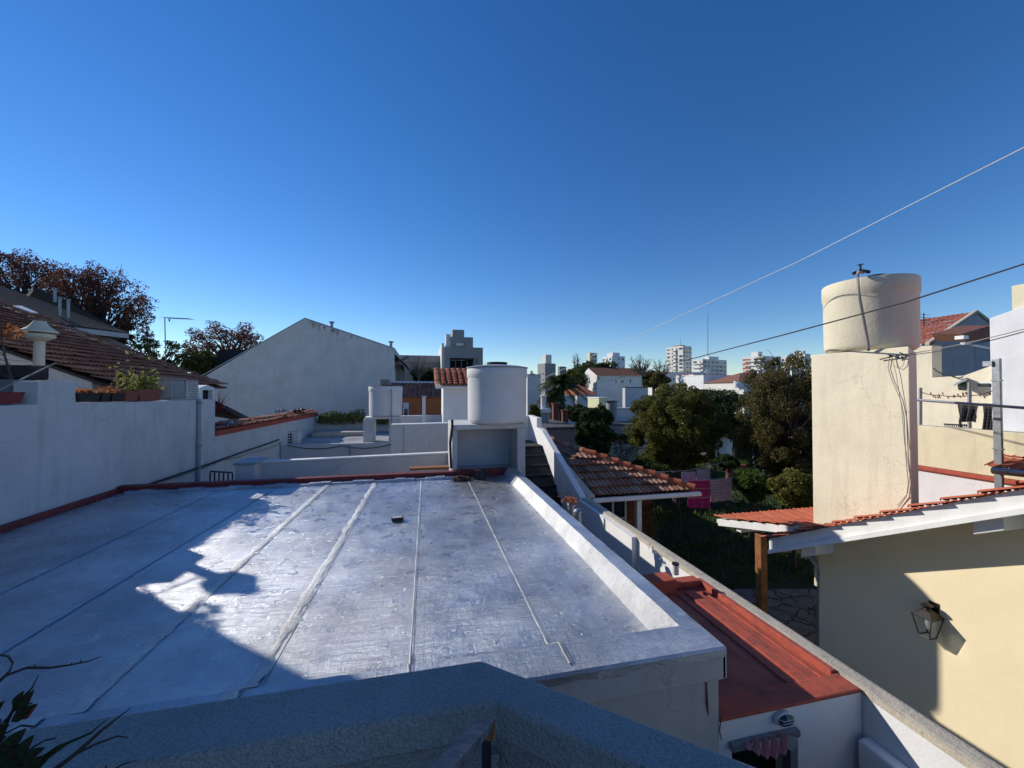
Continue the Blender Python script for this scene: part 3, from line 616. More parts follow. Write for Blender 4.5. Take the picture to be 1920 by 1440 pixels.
# vent cowls in the passage
for (px_, py_, hh, lb) in ((1071, 945, .22, 'galvanised vent cowl topped with dry leaves beside the silver roof'), (1083, 958, .18, 'plain grey vent cowl nearest the silver roof edge')):
    p = oX(px_, py_, 2.12); v_ = thing('vent_cowl', (p.x, p.y, -3.0), lb, 'vent', 'vent cowls in the passage'); mb = MB()
    mb.lathe((p.x, p.y, 0), [(.05, -3.0), (.05, p.z-.02), (.062, p.z-.018), (.062, p.z), (.03, p.z+.03)], 16); mb.build('pipe', M['galv'], v_, True)
    if hh > .2:
        q = np.array(p)+rng.normal(size=(90, 3))*np.array([.06, .06, .02])+np.array([0, 0, .06]); mesh_quads('dry_leaves', leaf_quads(q, 1, .06, 90), M['leafdry'], v_)
mb = MB()

# ================================================================== LEFT PARTY WALL AND WHAT STANDS ON IT
pw = thing('party_wall', (-5.2, 8, G), 'tall pale stucco party wall in shade along the left of the silver roof', 'wall')
def yx(px_, X=XL): return oX(px_, 740, X).y
y72 = yx(72); y142 = yx(142); yend = yx(404); z0 = oX(40, 759, XL).z; z1 = oX(100, 715, XL).z; z2 = oX(300, 751, XL).z
mb = MB(); mb.px([(-8, G), (-8, z0), (y72, z0), (y72, z1), (y142, z1), (y142, z2), (yend, z2-.02), (yend, G)], XL, XL-.28); mb.build('wall_body', M['party'], pw, False, .012)
mb = MB(); mb.box(-8.6, -6.5, -8, 7.54, G, 7.0); mb.build('tall_section', M['party'], pw)
lwz0 = oX(404, 818, XL).z; lwz1 = oX(594, 780, XL).z; ylow = 20.9
mb = MB(); mb.px([(yend+.004, G), (yend+.004, lwz0), (ylow, lwz1), (ylow, G)], XL, XL-.22); mb.build('low_section', M['party'], pw)
mb = MB(); 
mb.ext([(XL+.05, yend+.01, lwz0+.004), (XL+.05, ylow, lwz1+.004), (XL+.05, ylow, lwz1+.17), (XL+.05, yend+.01, lwz0+.14)], (-.34, 0, 0)); mb.build('brick_coping', M['red'], pw, False, .01)
u_ = Vector((0, 1, 0)); v_ = Vector((-.95, 0, .31))
tm = tile_mesh((XL+.10, yend+.02, lwz0+.14), (0, ylow-yend, (lwz1-lwz0)), (-.95, 0, .25), ylow-yend-.05, .5, .22, .25, .05, .05, wave='barrel', jit=.02)
tm.build('coping_tiles', M['tile'], pw)
# cloth / bags on the coping
for (pxx, pyy, nm, lab, mt, sx) in ((560, 772, 'rag', 'crumpled black rag lying on the far tile coping', 'black', .30), (527, 774, 'rag', 'pale crumpled rag lying on the tile coping', 'plasticgrey', .12), (428, 799, 'rag', 'blue crumpled bag on the near end of the tile coping', 'plasticgrey', .18)):
    p = oX(pxx, pyy, XL-.15); mb = MB(); n_ = 14
    for j in range(n_):
        for i in range(n_):
            pass
    vs_ = [(p.x+(j/(n_-1)-.5)*.3, p.y+(i/(n_-1)-.5)*sx*4, p.z+.03+.22*abs(mn.noise(Vector((i*.5, j*.6, pxx))))+.10*mn.noise(Vector((i*1.3, j*1.2, pxx)))) for j in range(n_) for i in range(n_)]
    mb.add(vs_, [(j*n_+i, j*n_+i+1, (j+1)*n_+i+1, (j+1)*n_+i) for j in range(n_-1) for i in range(n_-1)]); o_ = mb.build(nm, M[mt], None, True); tag(o_, lab, 'rag')
# downpipe and cables on the wall
y370 = yx(370); mb = MB(); mb.tube([(XL+.04, y370, -4.0), (XL+.04, y370, z2)], .045, 10); dp = thing('downpipe', (XL+.04, y370, -4.0), 'grey vertical downpipe on the shaded party wall', 'pipe'); mb.build('pipe', M['plasticgrey'], dp, True)
for zz in (-.3, -1.3): mb = MB(); mb.box(XL+.0, XL+.095, y370-.06, y370+.06, zz, zz+.03); mb.build('clamp', M['alu'], dp)
def cable(name, pts, r, mat, label, cat='cable', sag=0.0, n=24, group=None):
    P = [Vector(p) for p in pts]; out = []
    for i in range(len(P)-1):
        for k_ in range(n): t = k_/n; q = P[i].lerp(P[i+1], t); q.z -= sag*4*t*(1-t); out.append(q)
    out.append(P[-1]); mb = MB(); rr = [r]*len(out) if not isinstance(r, tuple) else [r[0]+(r[1]-r[0])*i/(len(out)-1) for i in range(len(out))]
    mb.tube(out, rr, 6); return tag(mb.build(name, mat, None, True), label, cat, group)
cable('wall_pipe', [oX(-30, 1018, XL+.13), oX(140, 960, XL+.13)], .022, M['black'], 'thick black conduit low on the party wall above the silver roof', 'pipe', 0, 4)
cable('wall_pipe', [oX(130, 958, XL+.06), oX(290, 905, XL+.06), oX(460, 846, XL+.06), oX(524, 824, XL+.06)], .022, M['black'], 'long black conduit climbing the party wall to the air conditioner', 'pipe', 0.01, 6)
cable('wall_cable', [oX(300, 903, XL+.05), oX(420, 861, XL+.05), oX(470, 848, XL+.05), oX(530, 830, XL+.05)], .010, M['cablegrey'], 'thin cable sagging beside the black conduit on the party wall', 'cable', .05, 8)
# vent with a mushroom cap
V0 = oX(73, 690, -5.75); sc_ = V0.dot(FWD)/740
vt = thing('chimney_vent', (V0.x, V0.y, z0), 'white mushroom capped flue standing on a dark block', 'chimney')
mb = MB(); r0 = 7.6*sc_; zt_ = V0.z+(690-640)*sc_
mb.lathe((V0.x, V0.y, 0), [(r0, V0.z-.1), (r0, zt_)], 24); mb.build('flue', M['creamtank'], vt, True)
mb = MB(); mb.lathe((V0.x, V0.y, 0), [(r0*1.02, zt_+.002), (r0*1.9, zt_+.03), (r0*2.7, zt_+.06), (r0*2.75, zt_+.11)], 28); mb.build('lower_bowl', M['creamtank'], vt, True)
mb = MB(); mb.lathe((V0.x, V0.y, 0), [(r0*2.85, zt_+.13), (r0*3.2, zt_+.135), (r0*3.15, zt_+.16), (r0*2.3, zt_+.20), (r0*1.6, zt_+.25), (r0*1.1, zt_+.30), (r0*.95, zt_+.31)], 28); mb.build('cap', M['creamtank'], vt, True)
mb = MB(); b0 = oX(56, 712, -5.45); b1 = oX(94, 686, -5.45); mb.box(-5.95, -5.45, b0.y, b1.y, b0.z, b1.z+.0); mb.build('block', M['darkblock'], vt, False, .03)
mb = MB(); mb.box(-5.95, -5.40, oX(30, 735, -5.40).y, oX(71, 735, -5.40).y, z0-.3, b0.z-.003); mb.build('pier', M['oldconc'], vt, False, .02)
cable('guy_wire', [oX(-20, 740, -5.05), oX(105, 680, -5.3)], .010, M['cablegrey'], 'grey wire slanting in front of the dark flue block', 'wire', 0, 4)
# planters
def planter(px0, px1, pyt, pyb, X, mat, label, cat, grp, leaf=None, nl=0, lh=.1, lsz=.05, spread=1.0, stems=0):
    a = oX(px0, pyb, X); b = oX(px1, pyb, X); t_ = oX((px0+px1)/2, pyt, X); yc = (a.y+b.y)/2; hw = abs(b.y-a.y)/2; zb = (a.z+b.z)/2; h = t_.z-zb; dw = .12
    t = thing('planter', (X-dw, yc, zb), label, cat, grp); mb = MB()
    vs_ = []; 
    for (z, s) in ((zb, .82), (zb+h, 1.0), (zb+h, .93), (zb+h*.8, .90)): vs_ += [(X-dw-dw*s, yc-hw*s, z), (X-dw+dw*s, yc-hw*s, z), (X-dw+dw*s, yc+hw*s, z), (X-dw-dw*s, yc+hw*s, z)]
    fs_ = [(3, 2, 1, 0)]
    for i in range(3): fs_ += [(i*4+k, i*4+(k+1) % 4, (i+1)*4+(k+1) % 4, (i+1)*4+k) for k in range(4)]
    mb.add(vs_, fs_); mb.build('pot', M[mat], t, False, .006)
    mb = MB(); mb.box(X-dw*1.88, X-dw*.12, yc-hw*.88, yc+hw*.88, zb+h*.7, zb+h*.86); mb.build('soil', M['soil'], t)
    if leaf:
        c = np.stack([rng.uniform(X-2*dw, X, nl), rng.normal(yc, hw*.55*spread, nl), zb+h+np.abs(rng.normal(0, lh, nl))], 1); mesh_quads('foliage', leaf_quads(c, 1, lsz, nl), M[leaf], t)
    if stems:
        mb = MB()
        for i in range(stems):
            y = yc+random.uniform(-hw, hw)*.7; mb.tube([(X-dw, y, zb+h*.8), (X-dw, y+random.uniform(-.08, .08), zb+h+random.uniform(.2, .5))], [.008, .003], 4)
        mb.build('stems', M['twig'], t)
    return t
PG = 'planters standing on the party wall'
planter(-12, 48, 735, 757, -5.12, 'potred', 'dark red rectangular planter leftmost on the wall top', 'planter', PG)
planter(147, 190, 737, 753, -5.12, 'potblack', 'black trough heaped with dry orange leaves', 'planter', PG, 'leafdry', 130, .03, .09)
planter(192, 209, 737, 753, -5.12, 'potblack', 'small black pot between the trough and its neighbour', 'planter', PG, 'leafdry', 40, .03, .08)
planter(211, 233, 737, 753, -5.12, 'potblack', 'square black pot beside the terracotta planters', 'planter', PG, 'leafdry', 60, .05, .08)
planter(236, 262, 733, 752, -5.12, 'terracotta', 'small terracotta planter with a tall green plant', 'planter', PG, 'leafyel', 120, .22, .08, 1.0, 5)
planter(261, 305, 730, 752, -5.12, 'terracotta', 'long terracotta planter with straggly green plants', 'planter', PG, 'leafyel', 260, .16, .09, 1.0, 9)
p = oX(148, 745, -5.12); mb = MB(); mb.lathe((p.x-.1, p.y, 0), [(.045, p.z-.1), (.05, p.z-.06), (.05, p.z+.06), (.04, p.z+.09)], 14); tag(mb.build('white_jar', M['plastic'], None, True), 'small white jar beside the black trough on the wall', 'jar')
p = oX(58, 752, -5.12); mb = MB(); mb.lathe((p.x-.1, p.y, 0), [(.03, p.z-.03), (.03, p.z+.04), (.015, p.z+.06), (.02, p.z+.1), (.025, p.z+.12)], 14); tag(mb.build('stone_bottle', M['oldconc'], None, True), 'small stone bottle between red planter and wall step', 'bottle')
# bare shrub far left
p = oX(25, 722, -5.6); bs = thing('bare_shrub', (p.x, p.y, z0), 'bare twiggy shrub with an orange bloom by the frame edge', 'shrub'); mb = MB(); tp = oX(0, 622, -5.6)
mb.tube([(p.x, p.y, z0), (p.x, p.y, p.z), oX(10, 670, -5.6), tp], [.02, .016, .012, .008], 6)
for i in range(24):
    q = Vector((p.x, p.y, p.z)).lerp(tp, random.uniform(.05, .8)); mb.tube([q, q+Vector((random.uniform(-.2, .2), random.uniform(-.3, .3), random.uniform(-.05, .12)))], [.005, .002], 3)
mb.build('stems', M['twig'], bs)
mesh_quads('bloom', leaf_quads(np.array(oX(5, 622, -5.6))+rng.normal(size=(90, 3))*np.array([.05, .13, .05]), 1, .09, 90), M['leafdry'], bs)
# two vent boxes and the barbecue flue on the wall end
for (a_, b_, tpy, lab, slit) in ((322, 345, 712, 'white louvred vent box at the end of the party wall', 1), (350, 372, 712, 'grey louvred vent box beside the barbecue flue', 0)):
    A_ = oX(a_, 747, -5.3); B_ = oX(b_, 747, -5.3); T_ = oX(a_, tpy, -5.3); t = thing('vent_box', (-5.3, (A_.y+B_.y)/2, A_.z), lab, 'vent', 'vent boxes on the party wall')
    mb = MB(); mb.box(-5.6, -5.3, A_.y, B_.y, A_.z, T_.z); mb.build('casing', M['galv' if slit else 'greywall'], t, False, .01)
    mb = MB()
    for k_ in range(7): zz = A_.z+(T_.z-A_.z)*(k_+.6)/7.5; mb.box(-5.298, -5.285, A_.y+.06, B_.y-.06, zz, zz+.02)
    mb.build('louvre', M['alu'], t)
    mb = MB(); mb.box(-5.64, -5.26, A_.y-.04, B_.y+.04, T_.z+.003, T_.z+.035); mb.build('cap', M['terracotta' if not slit else 'alu'], t)
A_ = oX(375, 749, -5.35); B_ = oX(402, 749, -5.35); T_ = oX(388, 727, -5.35)
t = thing('flue_box', (-5.35, (A_.y+B_.y)/2, A_.z), 'small white masonry flue with a dark opening on the wall end', 'chimney')
mb = MB(); ym = (A_.y+B_.y)/2; mb.px([(A_.y, A_.z), (A_.y+.12, A_.z), (A_.y+.12, T_.z-.06), (B_.y-.1, T_.z-.06), (B_.y-.1, A_.z), (B_.y, A_.z), (B_.y, T_.z), (ym, T_.z+.07), (A_.y, T_.z)], -5.35, -5.7); mb.build('masonry', M['white'], t)
mb = MB(); mb.box(-5.68, -5.45, A_.y+.1, B_.y-.08, A_.z, T_.z-.05); mb.build('opening', M['inside'], t)

# ================================================================== LEFT HOUSE WITH THE BIG BROWN TILE ROOF
lh = thing('tiled_house', (-9, 11.7, G), 'house with large old brown tiled roof sloping down on the left', 'house')
E0 = oX(425, 722, -6.0); E1 = oX(205, 717, -6.0); slope = .41
mb = MB(); yn = E1.y-.1; yf = E0.y
xr = -16; zr = E0.z+slope*(-6-xr)
mb.py([(-6.25, G), (-6.25, E0.z+.0), (xr, zr-.12), (xr, G)], yn+.06, yn+.28); mb.py([(-6.25, G), (-6.25, E0.z), (xr, zr-.12), (xr, G)], yf-.5, yf-.3); mb.box(-6.45, -6.25, yn+.28, yf-.5, G, E0.z-.02); mb.build('wall', M['party'], lh)
sl_ = Vector((-1, 0, slope)).normalized()
tl = tile_mesh((-5.95, yn, E0.z-.02), (0, 1, 0), sl_, yf-yn, 10.8, .23, .30, .03, .05, wave='french', jit=.006); tl.build('roof_tiles', M['tiledark'], lh)
mb = MB(); mb.ext([(-5.98, yn+.03, E0.z-.06), (-5.98, yf-.03, E0.z-.06), (xr, yf-.03, zr-.06), (xr, yn+.03, zr-.06)], (0, 0, -.05)); mb.build('roof_deck', M['woodold'], lh)
skl = MB(); a = oX(25, 583, -9.4); 
def onroof(px_, py_):
    d_ = ray(px_, py_); t_ = (E0.z-slope*6)/(d_.z+slope*d_.x); return d_*t_
pa = [onroof(*q) for q in ((24, 581), (40, 581), (71, 594), (58, 593))]
for q in pa: q.z = E0.z+slope*(-6-q.x)+.09
skl.ext(pa, (0, 0, .03)); skl.build('skylight', M['plastic'], lh)
# big dark corrugated roof behind
B0 = oD(240, 625, 23); B1 = oD(-40, 592, 19); T0 = oD(62, 540, 27); T1 = oD(-60, 516, 23)
dk = thing('corrugated_house', (B0.x-4, B0.y, G), 'large building with dark corrugated roof behind the brown tiled house', 'building')
mb = MB(); nrib = 16
for i in range(nrib):
    t0 = i/nrib; t1 = (i+.55)/nrib; t2 = (i+1)/nrib
    Tf = Vector(oD(232, 622, 27)); r_ = lambda t_: (B1.lerp(T1, t_), B0.lerp(Tf, t_))
    a0, b0 = r_(t0); a1, b1 = r_(t1); a2, b2 = r_(t2); up = Vector((0, 0, .07))
    mb.quad(a0, a1, b1, b0); mb.quad(a1+up, a2+up, b2+up, b1+up); mb.quad(a1, a1+up, b1+up, b1); mb.quad(a2+up, a2, b2, b2+up)
mb.build('roof_sheet', M['slate'], dk)
mb = MB(); F1 = oD(240, 628, 23); mb.ext([B1+Vector((0, 0, -.03)), B0+Vector((0, 0, -.03)), B0+Vector((0, 0, -.3)), B1+Vector((0, 0, -.3))], (.1, -.1, 0)); mb.build('eave_fascia', M['alu'], dk)
mb = MB(); W0 = B0+Vector((-1.0, .2, -.3)); W1 = B1+Vector((-1.0, .2, -.3)); mb.ext([W1, W0, Vector((W0.x, W0.y, G)), Vector((W1.x, W1.y, G))], (-.3, .3, 0)); mb.ext([W0, W0+Vector((-2.0, 5, 0)), Vector((W0.x-2, W0.y+5, G)), Vector((W0.x, W0.y, G))], (-.2, -.1, 0)); mb.build('wall', M['oldconc'], dk)
for k_, t_ in enumerate((.80, .88, .95)):
    q = W1.lerp(W0, t_)+Vector((.05, -.06, -.5)); mb = MB(); dv = (W0-W1).normalized(); mb.obox(q, dv*.38, Vector((.02, -.02, 0)), (0, 0, .38)); wv = mb.build('window', M['glass'], dk)
    mb = MB(); mb.obox(q+Vector((.03, -.03, 0)), dv*.03, Vector((.02, -.02, 0)), (0, 0, .40)); mb.build('mullion', M['creamold'], wv)
RR = lambda px_, py_, D_: oD(px_, py_, D_)
mb = MB(); mb.ext([oD(62, 536, 27), oD(240, 624, 27), oD(240, 626, 27), oD(62, 546, 27)], (-3, 3, -.5)); mb.build('far_slope', M['slateblack'], dk)
for k_, (px_, p0_, p1_, lb) in enumerate(((103, 542, 560, 'wide short flue high on the corrugated roof'), (112, 560, 585, 'tall thin flue on the corrugated roof, left of two'), (128, 563, 590, 'thin flue on the corrugated roof nearest its eave'))):
    q1 = oD(px_, p1_, 22.6); q0_ = oD(px_, p0_, 22.6); fl_ = thing('roof_flue', q1, lb, 'flue', 'flues on the corrugated roof'); mb = MB(); mb.tube([q1-Vector((0, 0, .2)), q0_], .07, 10); mb.build('pipe', M['alu'], fl_, True)
    mb = MB(); mb.tube([q0_+Vector((0, 0, .01)), q0_+Vector((0, 0, .06))], .11, 10); mb.build('cap', M['alu'], fl_, True)
# antenna
q0_ = oD(312, 745, 12.6); q1 = oD(309, 596, 12.6); at_ = thing('antenna', q0_, 'thin television antenna mast above the brown tiled roof', 'antenna'); mb = MB(); mb.tube([q0_, q1], .014, 6); mb.build('mast', M['mast'], at_)
mb = MB(); e1 = oD(359, 598, 12.6); mb.tube([q1, e1], .009, 5)
for i in range(12): c_ = q1.lerp(e1, (i+.5)/12); mb.tube([c_-Vector((.05, .16, 0)), c_+Vector((.05, .16, 0))], .004, 4)
mb.tube([oD(317, 598, 12.6), oD(318, 603, 12.6)], .02, 5)
mb.build('boom', M['mast'], at_)

# ================================================================== TERRACES BEHIND THE ANNEX
def simplewall(name, label, x0, x1, y0, y1, z0, z1, mat='greywall', cap=None, cat='wall', zr=None):
    t = thing(name, ((x0+x1)/2, (y0+y1)/2, z0), label, cat); mb = MB(); zr = z1 if zr is None else zr
    mb.py([(x0, z0), (x1, z0), (x1, zr), (x0, z1)], y0, y1); mb.build('wall_body', M[mat], t, False, .01)
    if cap: mb = MB(); mb.py([(x0-.01, z1+.003), (x1+.01, zr+.003), (x1+.01, zr+.04), (x0-.01, z1+.04)], y0-.02, y1+.02); mb.build('cap', M[cap], t, False, .008)
    return t
a = oY(482, 869, 9.6); b = oY(843, 851, 9.6); simplewall('low_wall', 'long low pale wall with light capped top behind the silver roof', a.x, b.x, 9.6, 9.75, G, a.z, cap='whiteclean', zr=b.z)
a = oY(441, 872, 9.3); b = oY(478, 868, 9.3); t = thing('utility_cupboard', ((a.x+b.x)/2, 9.5, G), 'small pale cupboard at the left end of the low wall', 'cupboard'); mb = MB(); mb.box(a.x, b.x, 9.3, 9.9, G, b.z-.03); mb.build('box', M['greywall'], t, False, .01)
mb = MB(); mb.box(a.x-.03, b.x+.03, 9.26, 9.94, b.z-.027, b.z+.02); mb.build('lid', M['plasticgrey'], t, False, .008); mb = MB(); mb.box(a.x+.03, b.x-.03, 9.285, 9.298, G+.3, b.z-.1); mb.build('door', M['greywall'], t)
gt = thing('gate_railing', oY(416, 900, 9.0), 'short dark blue railing beside the pale cupboard', 'railing'); mb = MB()
a = oY(394, 884, 9.0); b = oY(436, 886, 9.0); M['navy'] = simple('navy_steel', (.02, .025, .045), .5)
mb.tube([a, b], .018, 6)
mb.build('top_rail', M['navy'], gt)
for i in range(6): q = a.lerp(b, i/5)-Vector((0, 0, .02)); mb = MB(); mb.tube([q, q-Vector((0, 0, 1.0))], .014, 6); mb.build('bar', M['navy'], gt)
# lower terrace
ter = thing('terrace_house', (-2, 18, G), 'flat roofed pale house with a terrace beyond the low wall', 'building')
a = oY(525, 835, 15.9); b = oY(735, 831, 15.9)
TZ2 = a.z; mb = MB(); mb.box(XL+.02, b.x+2.0, 15.9, 16.05, G, TZ2); mb.build('front_wall', M['greywall'], ter, False, .01)
mb = MB(); mb.box(XL+.02, 3.0, 16.06, 20.8, TZ2-.25, TZ2-.06); mb.build('terrace_floor', M['terrace'], ter)
bz = oY(600, 786, 20.8).z; mb = MB(); mb.box(XL, 3.0, 20.8, 20.98, G, bz); mb.build('back_parapet', M['greywall'], ter, False, .01)
mb = MB(); q = oY(657, 850, 15.89); mb.tube([Vector((q.x, 15.87, G)), Vector((q.x, 15.87, TZ2-.03))], .03, 8); mb.build('drainpipe', M['plasticgrey'], ter, True)
p = oZ(657, 808, TZ2-.06); mb = MB(); mb.box(p.x-1.2, p.x+1.0, 19.0, 20.4, TZ2-.05, TZ2+.12); t = tag(mb.build('wooden_deck', M['concrete'], None, False, .01), 'low pale slab lying on the terrace floor', 'slab')
# AC unit
a = oX(537, 833, XL+.38); c = oD(548, 821, 15.4); ac = thing('air_conditioner', (c.x, c.y, c.z-.32), 'white air conditioner outdoor unit beside the party wall', 'air conditioner')
mb = MB(); mb.box(c.x-.28, c.x+.28, c.y-.16, c.y+.16, c.z-.27, c.z+.25); mb.build('casing', M['plastic'], ac, False, .02)
mb = MB(); mb.box(c.x-.26, c.x+.06, c.y-.172, c.y-.162, c.z-.22, c.z+.2); mb.build('grille', M['inside'], ac)
mb = MB()
for i in range(5): z_ = c.z-.2+i*.1; mb.box(c.x-.26, c.x+.06, c.y-.18, c.y-.173, z_-.012, z_+.012)
for i in range(4): x_ = c.x-.25+i*.1; mb.box(x_-.01, x_+.01, c.y-.184, c.y-.18, c.z-.22, c.z+.2)
mb.build('guard', M['plastic'], ac); mb = MB(); mb.box(c.x-.25, c.x-.2, c.y-.1, c.y+.1, c.z-.32, c.z-.273); mb.box(c.x+.2, c.x+.25, c.y-.1, c.y+.1, c.z-.32, c.z-.273); mb.build('foot', M['iron'], ac)
cable('drop_pipe', [oY(525, 828, 15.85), oY(523, 840, 15.85), oY(522, 870, 15.85)], .03, M['plasticgrey'], 'pale pipe dropping from the air conditioner', 'pipe', 0, 4)
cable('slack_cable', [oY(540, 835, 15.86), oY(640, 836, 15.86), oY(735, 833, 15.86)], .015, M['cabledark'], 'black cable sagging along the terrace front wall', 'cable', .12, 10)
# block wall by the tank
a = oY(734, 798, 12.0); b = oY(845, 795, 12.0)
bk = thing('block_wall', ((a.x+b.x)/2, 12.2, G), 'pale square walled block between the two water tanks', 'wall'); mb = MB(); mb.py([(a.x, G), (b.x, G), (b.x, b.z), (a.x, a.z)], 12.0, 12.25); mb.build('wall_body', M['greywall'], bk, False, .01)
mb = MB(); mb.py([(a.x-.01, a.z+.003), (b.x, b.z+.003), (b.x, b.z+.035), (a.x-.01, a.z+.035)], 11.98, 12.3); mb.build('cap', M['whiteclean'], bk)
jx = oY(757, 820, 12).x; mb = MB(); mb.box(jx-.008, jx+.008, 11.985, 11.998, G, a.z-.01); mb.build('joint', M['plasticgrey'], bk)
cable('drain_hose', [oY(848, 787, 8.12), oY(848, 800, 8.12), oY(844, 830, 8.12), oY(846, 878, 8.12)], .028, M['black'], 'black hose running down beside the big tank stand', 'hose', 0, 5)
# planks lying behind the flashing
mb = MB(); a = oY(768, 877, 8.45); b = oY(842, 874, 8.45); mb.box(a.x, b.x, 8.35, 8.6, a.z-.04, a.z); tag(mb.build('timber_plank', M['rust'], None, False, .005), 'rusty brown board behind the red flashing', 'board')
# vines over the back parapet
q = []
for i in range(2600):
    px_ = random.uniform(596, 742); hgt = 12*math.exp(-((px_-675)/26)**2)+8*math.exp(-((px_-625)/22)**2)+5
    py_ = 783-random.random()**.8*hgt+random.random()*14; 
    if 684 < px_ < 742 and py_ < 782: continue
    v = oY(px_, py_, 20.7+random.uniform(-.25, .15)); q.append(tuple(v))
vn = thing('creeper', (oY(660, 790, 20.7).x, 20.7, bz-.3), 'yellow green creeper trailing over the terrace parapet', 'creeper'); mesh_quads('foliage', leaf_quads(np.array(q), 1, .13, len(q)), M['leafyel'], vn)
mb = MB(); mb.tube([oY(596, 790, 20.75), oY(640, 785, 20.75), oY(700, 788, 20.75)], .03, 5); mb.build('stem', M['bark'], vn)

# ------------------------------------------------------------------ tanks
def tank(name, label, c, rad, zb, zt, mat, group=None, hatch='flat', lipfrac=.1, parent_extra=None):
    t = thing(name, (c[0], c[1], zb), label, 'water tank', group); h = zt-zb; lip = h*lipfrac; mb = MB()
    mb.lathe((c[0], c[1], 0), [(rad*.80, zb), (rad*.90, zb+.012*h), (rad*.965, zb+.04*h), (rad*.985, zb+.09*h), (rad*.99, zb+.3*h), (rad*.995, zt-lip*1.9), (rad*1.0, zt-lip*1.75), (rad*1.022, zt-lip*1.55), (rad*1.022, zt-.02), (rad*1.0, zt)], 64); mb.build('body', M[mat], t, True)
    return t
K = 8.5; c = oY(932, 740, K)
bt0 = oY(932, 797, K-.6).z; tt0 = oY(932, 688, K-.6).z; rad = 56/740*c.dot(FWD)*.985; bigc = (c.x, K)
tk = tank('water_tank', 'largest white cylindrical water tank, on the stand behind the silver roof', bigc, rad, bt0, tt0, 'tank')
mb = MB(); mb.lathe((c.x, K, 0), [(rad*1.05, tt0+.004), (rad*1.05, tt0+.02), (rad*.8, tt0+.05), (rad*.3, tt0+.085)], 48); mb.build('lid', M['plasticgrey'], tk, True)
mb = MB(); mb.lathe((c.x, K, 0), [(rad*.34, tt0+.075), (rad*.35, tt0+.13), (rad*.34, tt0+.135)], 32); mb.build('hatch', M['black'], tk, True)
# its stand
sx0 = oY(848, 800, 8.15).x; sx1 = 2.12; szt = bt0-.004; sb = -1.79
sd = thing('tank_stand', ((sx0+sx1)/2, 8.9, G), 'white masonry stand with open front carrying the big tank', 'tank stand')
mb = MB(); mb.box(sx0, sx1, 8.15, 9.6, szt-.10, szt); mb.build('top_slab', M['greywall'], sd, False, .012)
mb = MB(); mb.box(sx0, sx0+.10, 8.16, 9.6, G, szt-.103); mb.build('side_wall', M['greywall'], sd, False, .01)
mb = MB(); mb.box(1.94, sx1-.005, 8.16, 9.6, G, szt-.103); mb.build('side_wall', M['greywall'], sd, False, .01)
mb = MB(); mb.box(sx0+.103, 1.937, 8.95, 9.08, G, szt-.103); mb.build('back_wall', M['greywall'], sd)
mb = MB(); mb.box(sx0+.103, 1.937, 8.16, 8.95, -1.75, -1.70); mb.build('base', M['silveredge'], sd)
# the small tank on two piers
K = 16.8; c = oY(723.5, 740, K); rd = 30/740*c.dot(FWD); zb_ = oY(723, 782, K-.6).z; zt_ = oY(723, 724, K-.6).z
tk2 = tank('water_tank', 'small white water tank with a square box lid, left of the hut', (c.x, K), rd, zb_, zt_, 'tank')
mb = MB(); mb.lathe((c.x, K, 0), [(rd*1.04, zt_+.004), (rd*.8, zt_+.03), (rd*.3, zt_+.05)], 32); mb.build('lid', M['woodold'], tk2, True)
mb = MB(); mb.box(c.x-.17, c.x+.17, K-.5, K-.1, zt_+.03, zt_+.27); mb.build('hatch', M['oldconc'], tk2, False, .01)
q = oY(734, 800, K-rd-.05); mb = MB(); mb.tube([(q.x, K-rd-.05, zb_-.3), (q.x, K-rd-.05, zt_-.1)], .022, 8); mb.build('pipe', M['plasticgrey'], tk2, True)
ps = thing('tank_piers', (c.x, K, TZ2-.06), 'two pale masonry piers under the small water tank', 'tank stand')
for (a_, b_) in ((681, 700), (729, 749)): A_ = oY(a_, 800, K-.5); B_ = oY(b_, 800, K-.5); mb = MB(); mb.box(A_.x, B_.x, K-.5, K+.4, TZ2-.06, zb_-.09); mb.build('pier', M['greywall'], ps, False, .01)
A_ = oY(683, 800, K-.5); B_ = oY(748, 800, K-.5); mb = MB(); mb.box(A_.x, B_.x, K-.45, K+.38, zb_-.087, zb_-.004); mb.build('bearer', M['whiteclean'], ps)
# low wall and post right of the small tank
a = oY(748, 781, 18.6); b = oY(830, 781, 18.6); simplewall('yard_wall', 'low pale wall in front of the orange house', a.x, b.x, 18.6, 18.75, G, a.z, cap='whiteclean')
q = oY(795, 745, 18.3); pp = thing('white_post', (q.x, 18.3, G), 'slim white post with small cap in front of the orange house', 'post'); mb = MB(); mb.box(q.x-.07, q.x+.07, 18.23, 18.37, G, q.z); mb.build('shaft', M['whiteclean'], pp, False, .01); mb = MB(); mb.box(q.x-.11, q.x+.11, 18.19, 18.41, q.z+.003, q.z+.06); mb.build('cap', M['greywall'], pp)

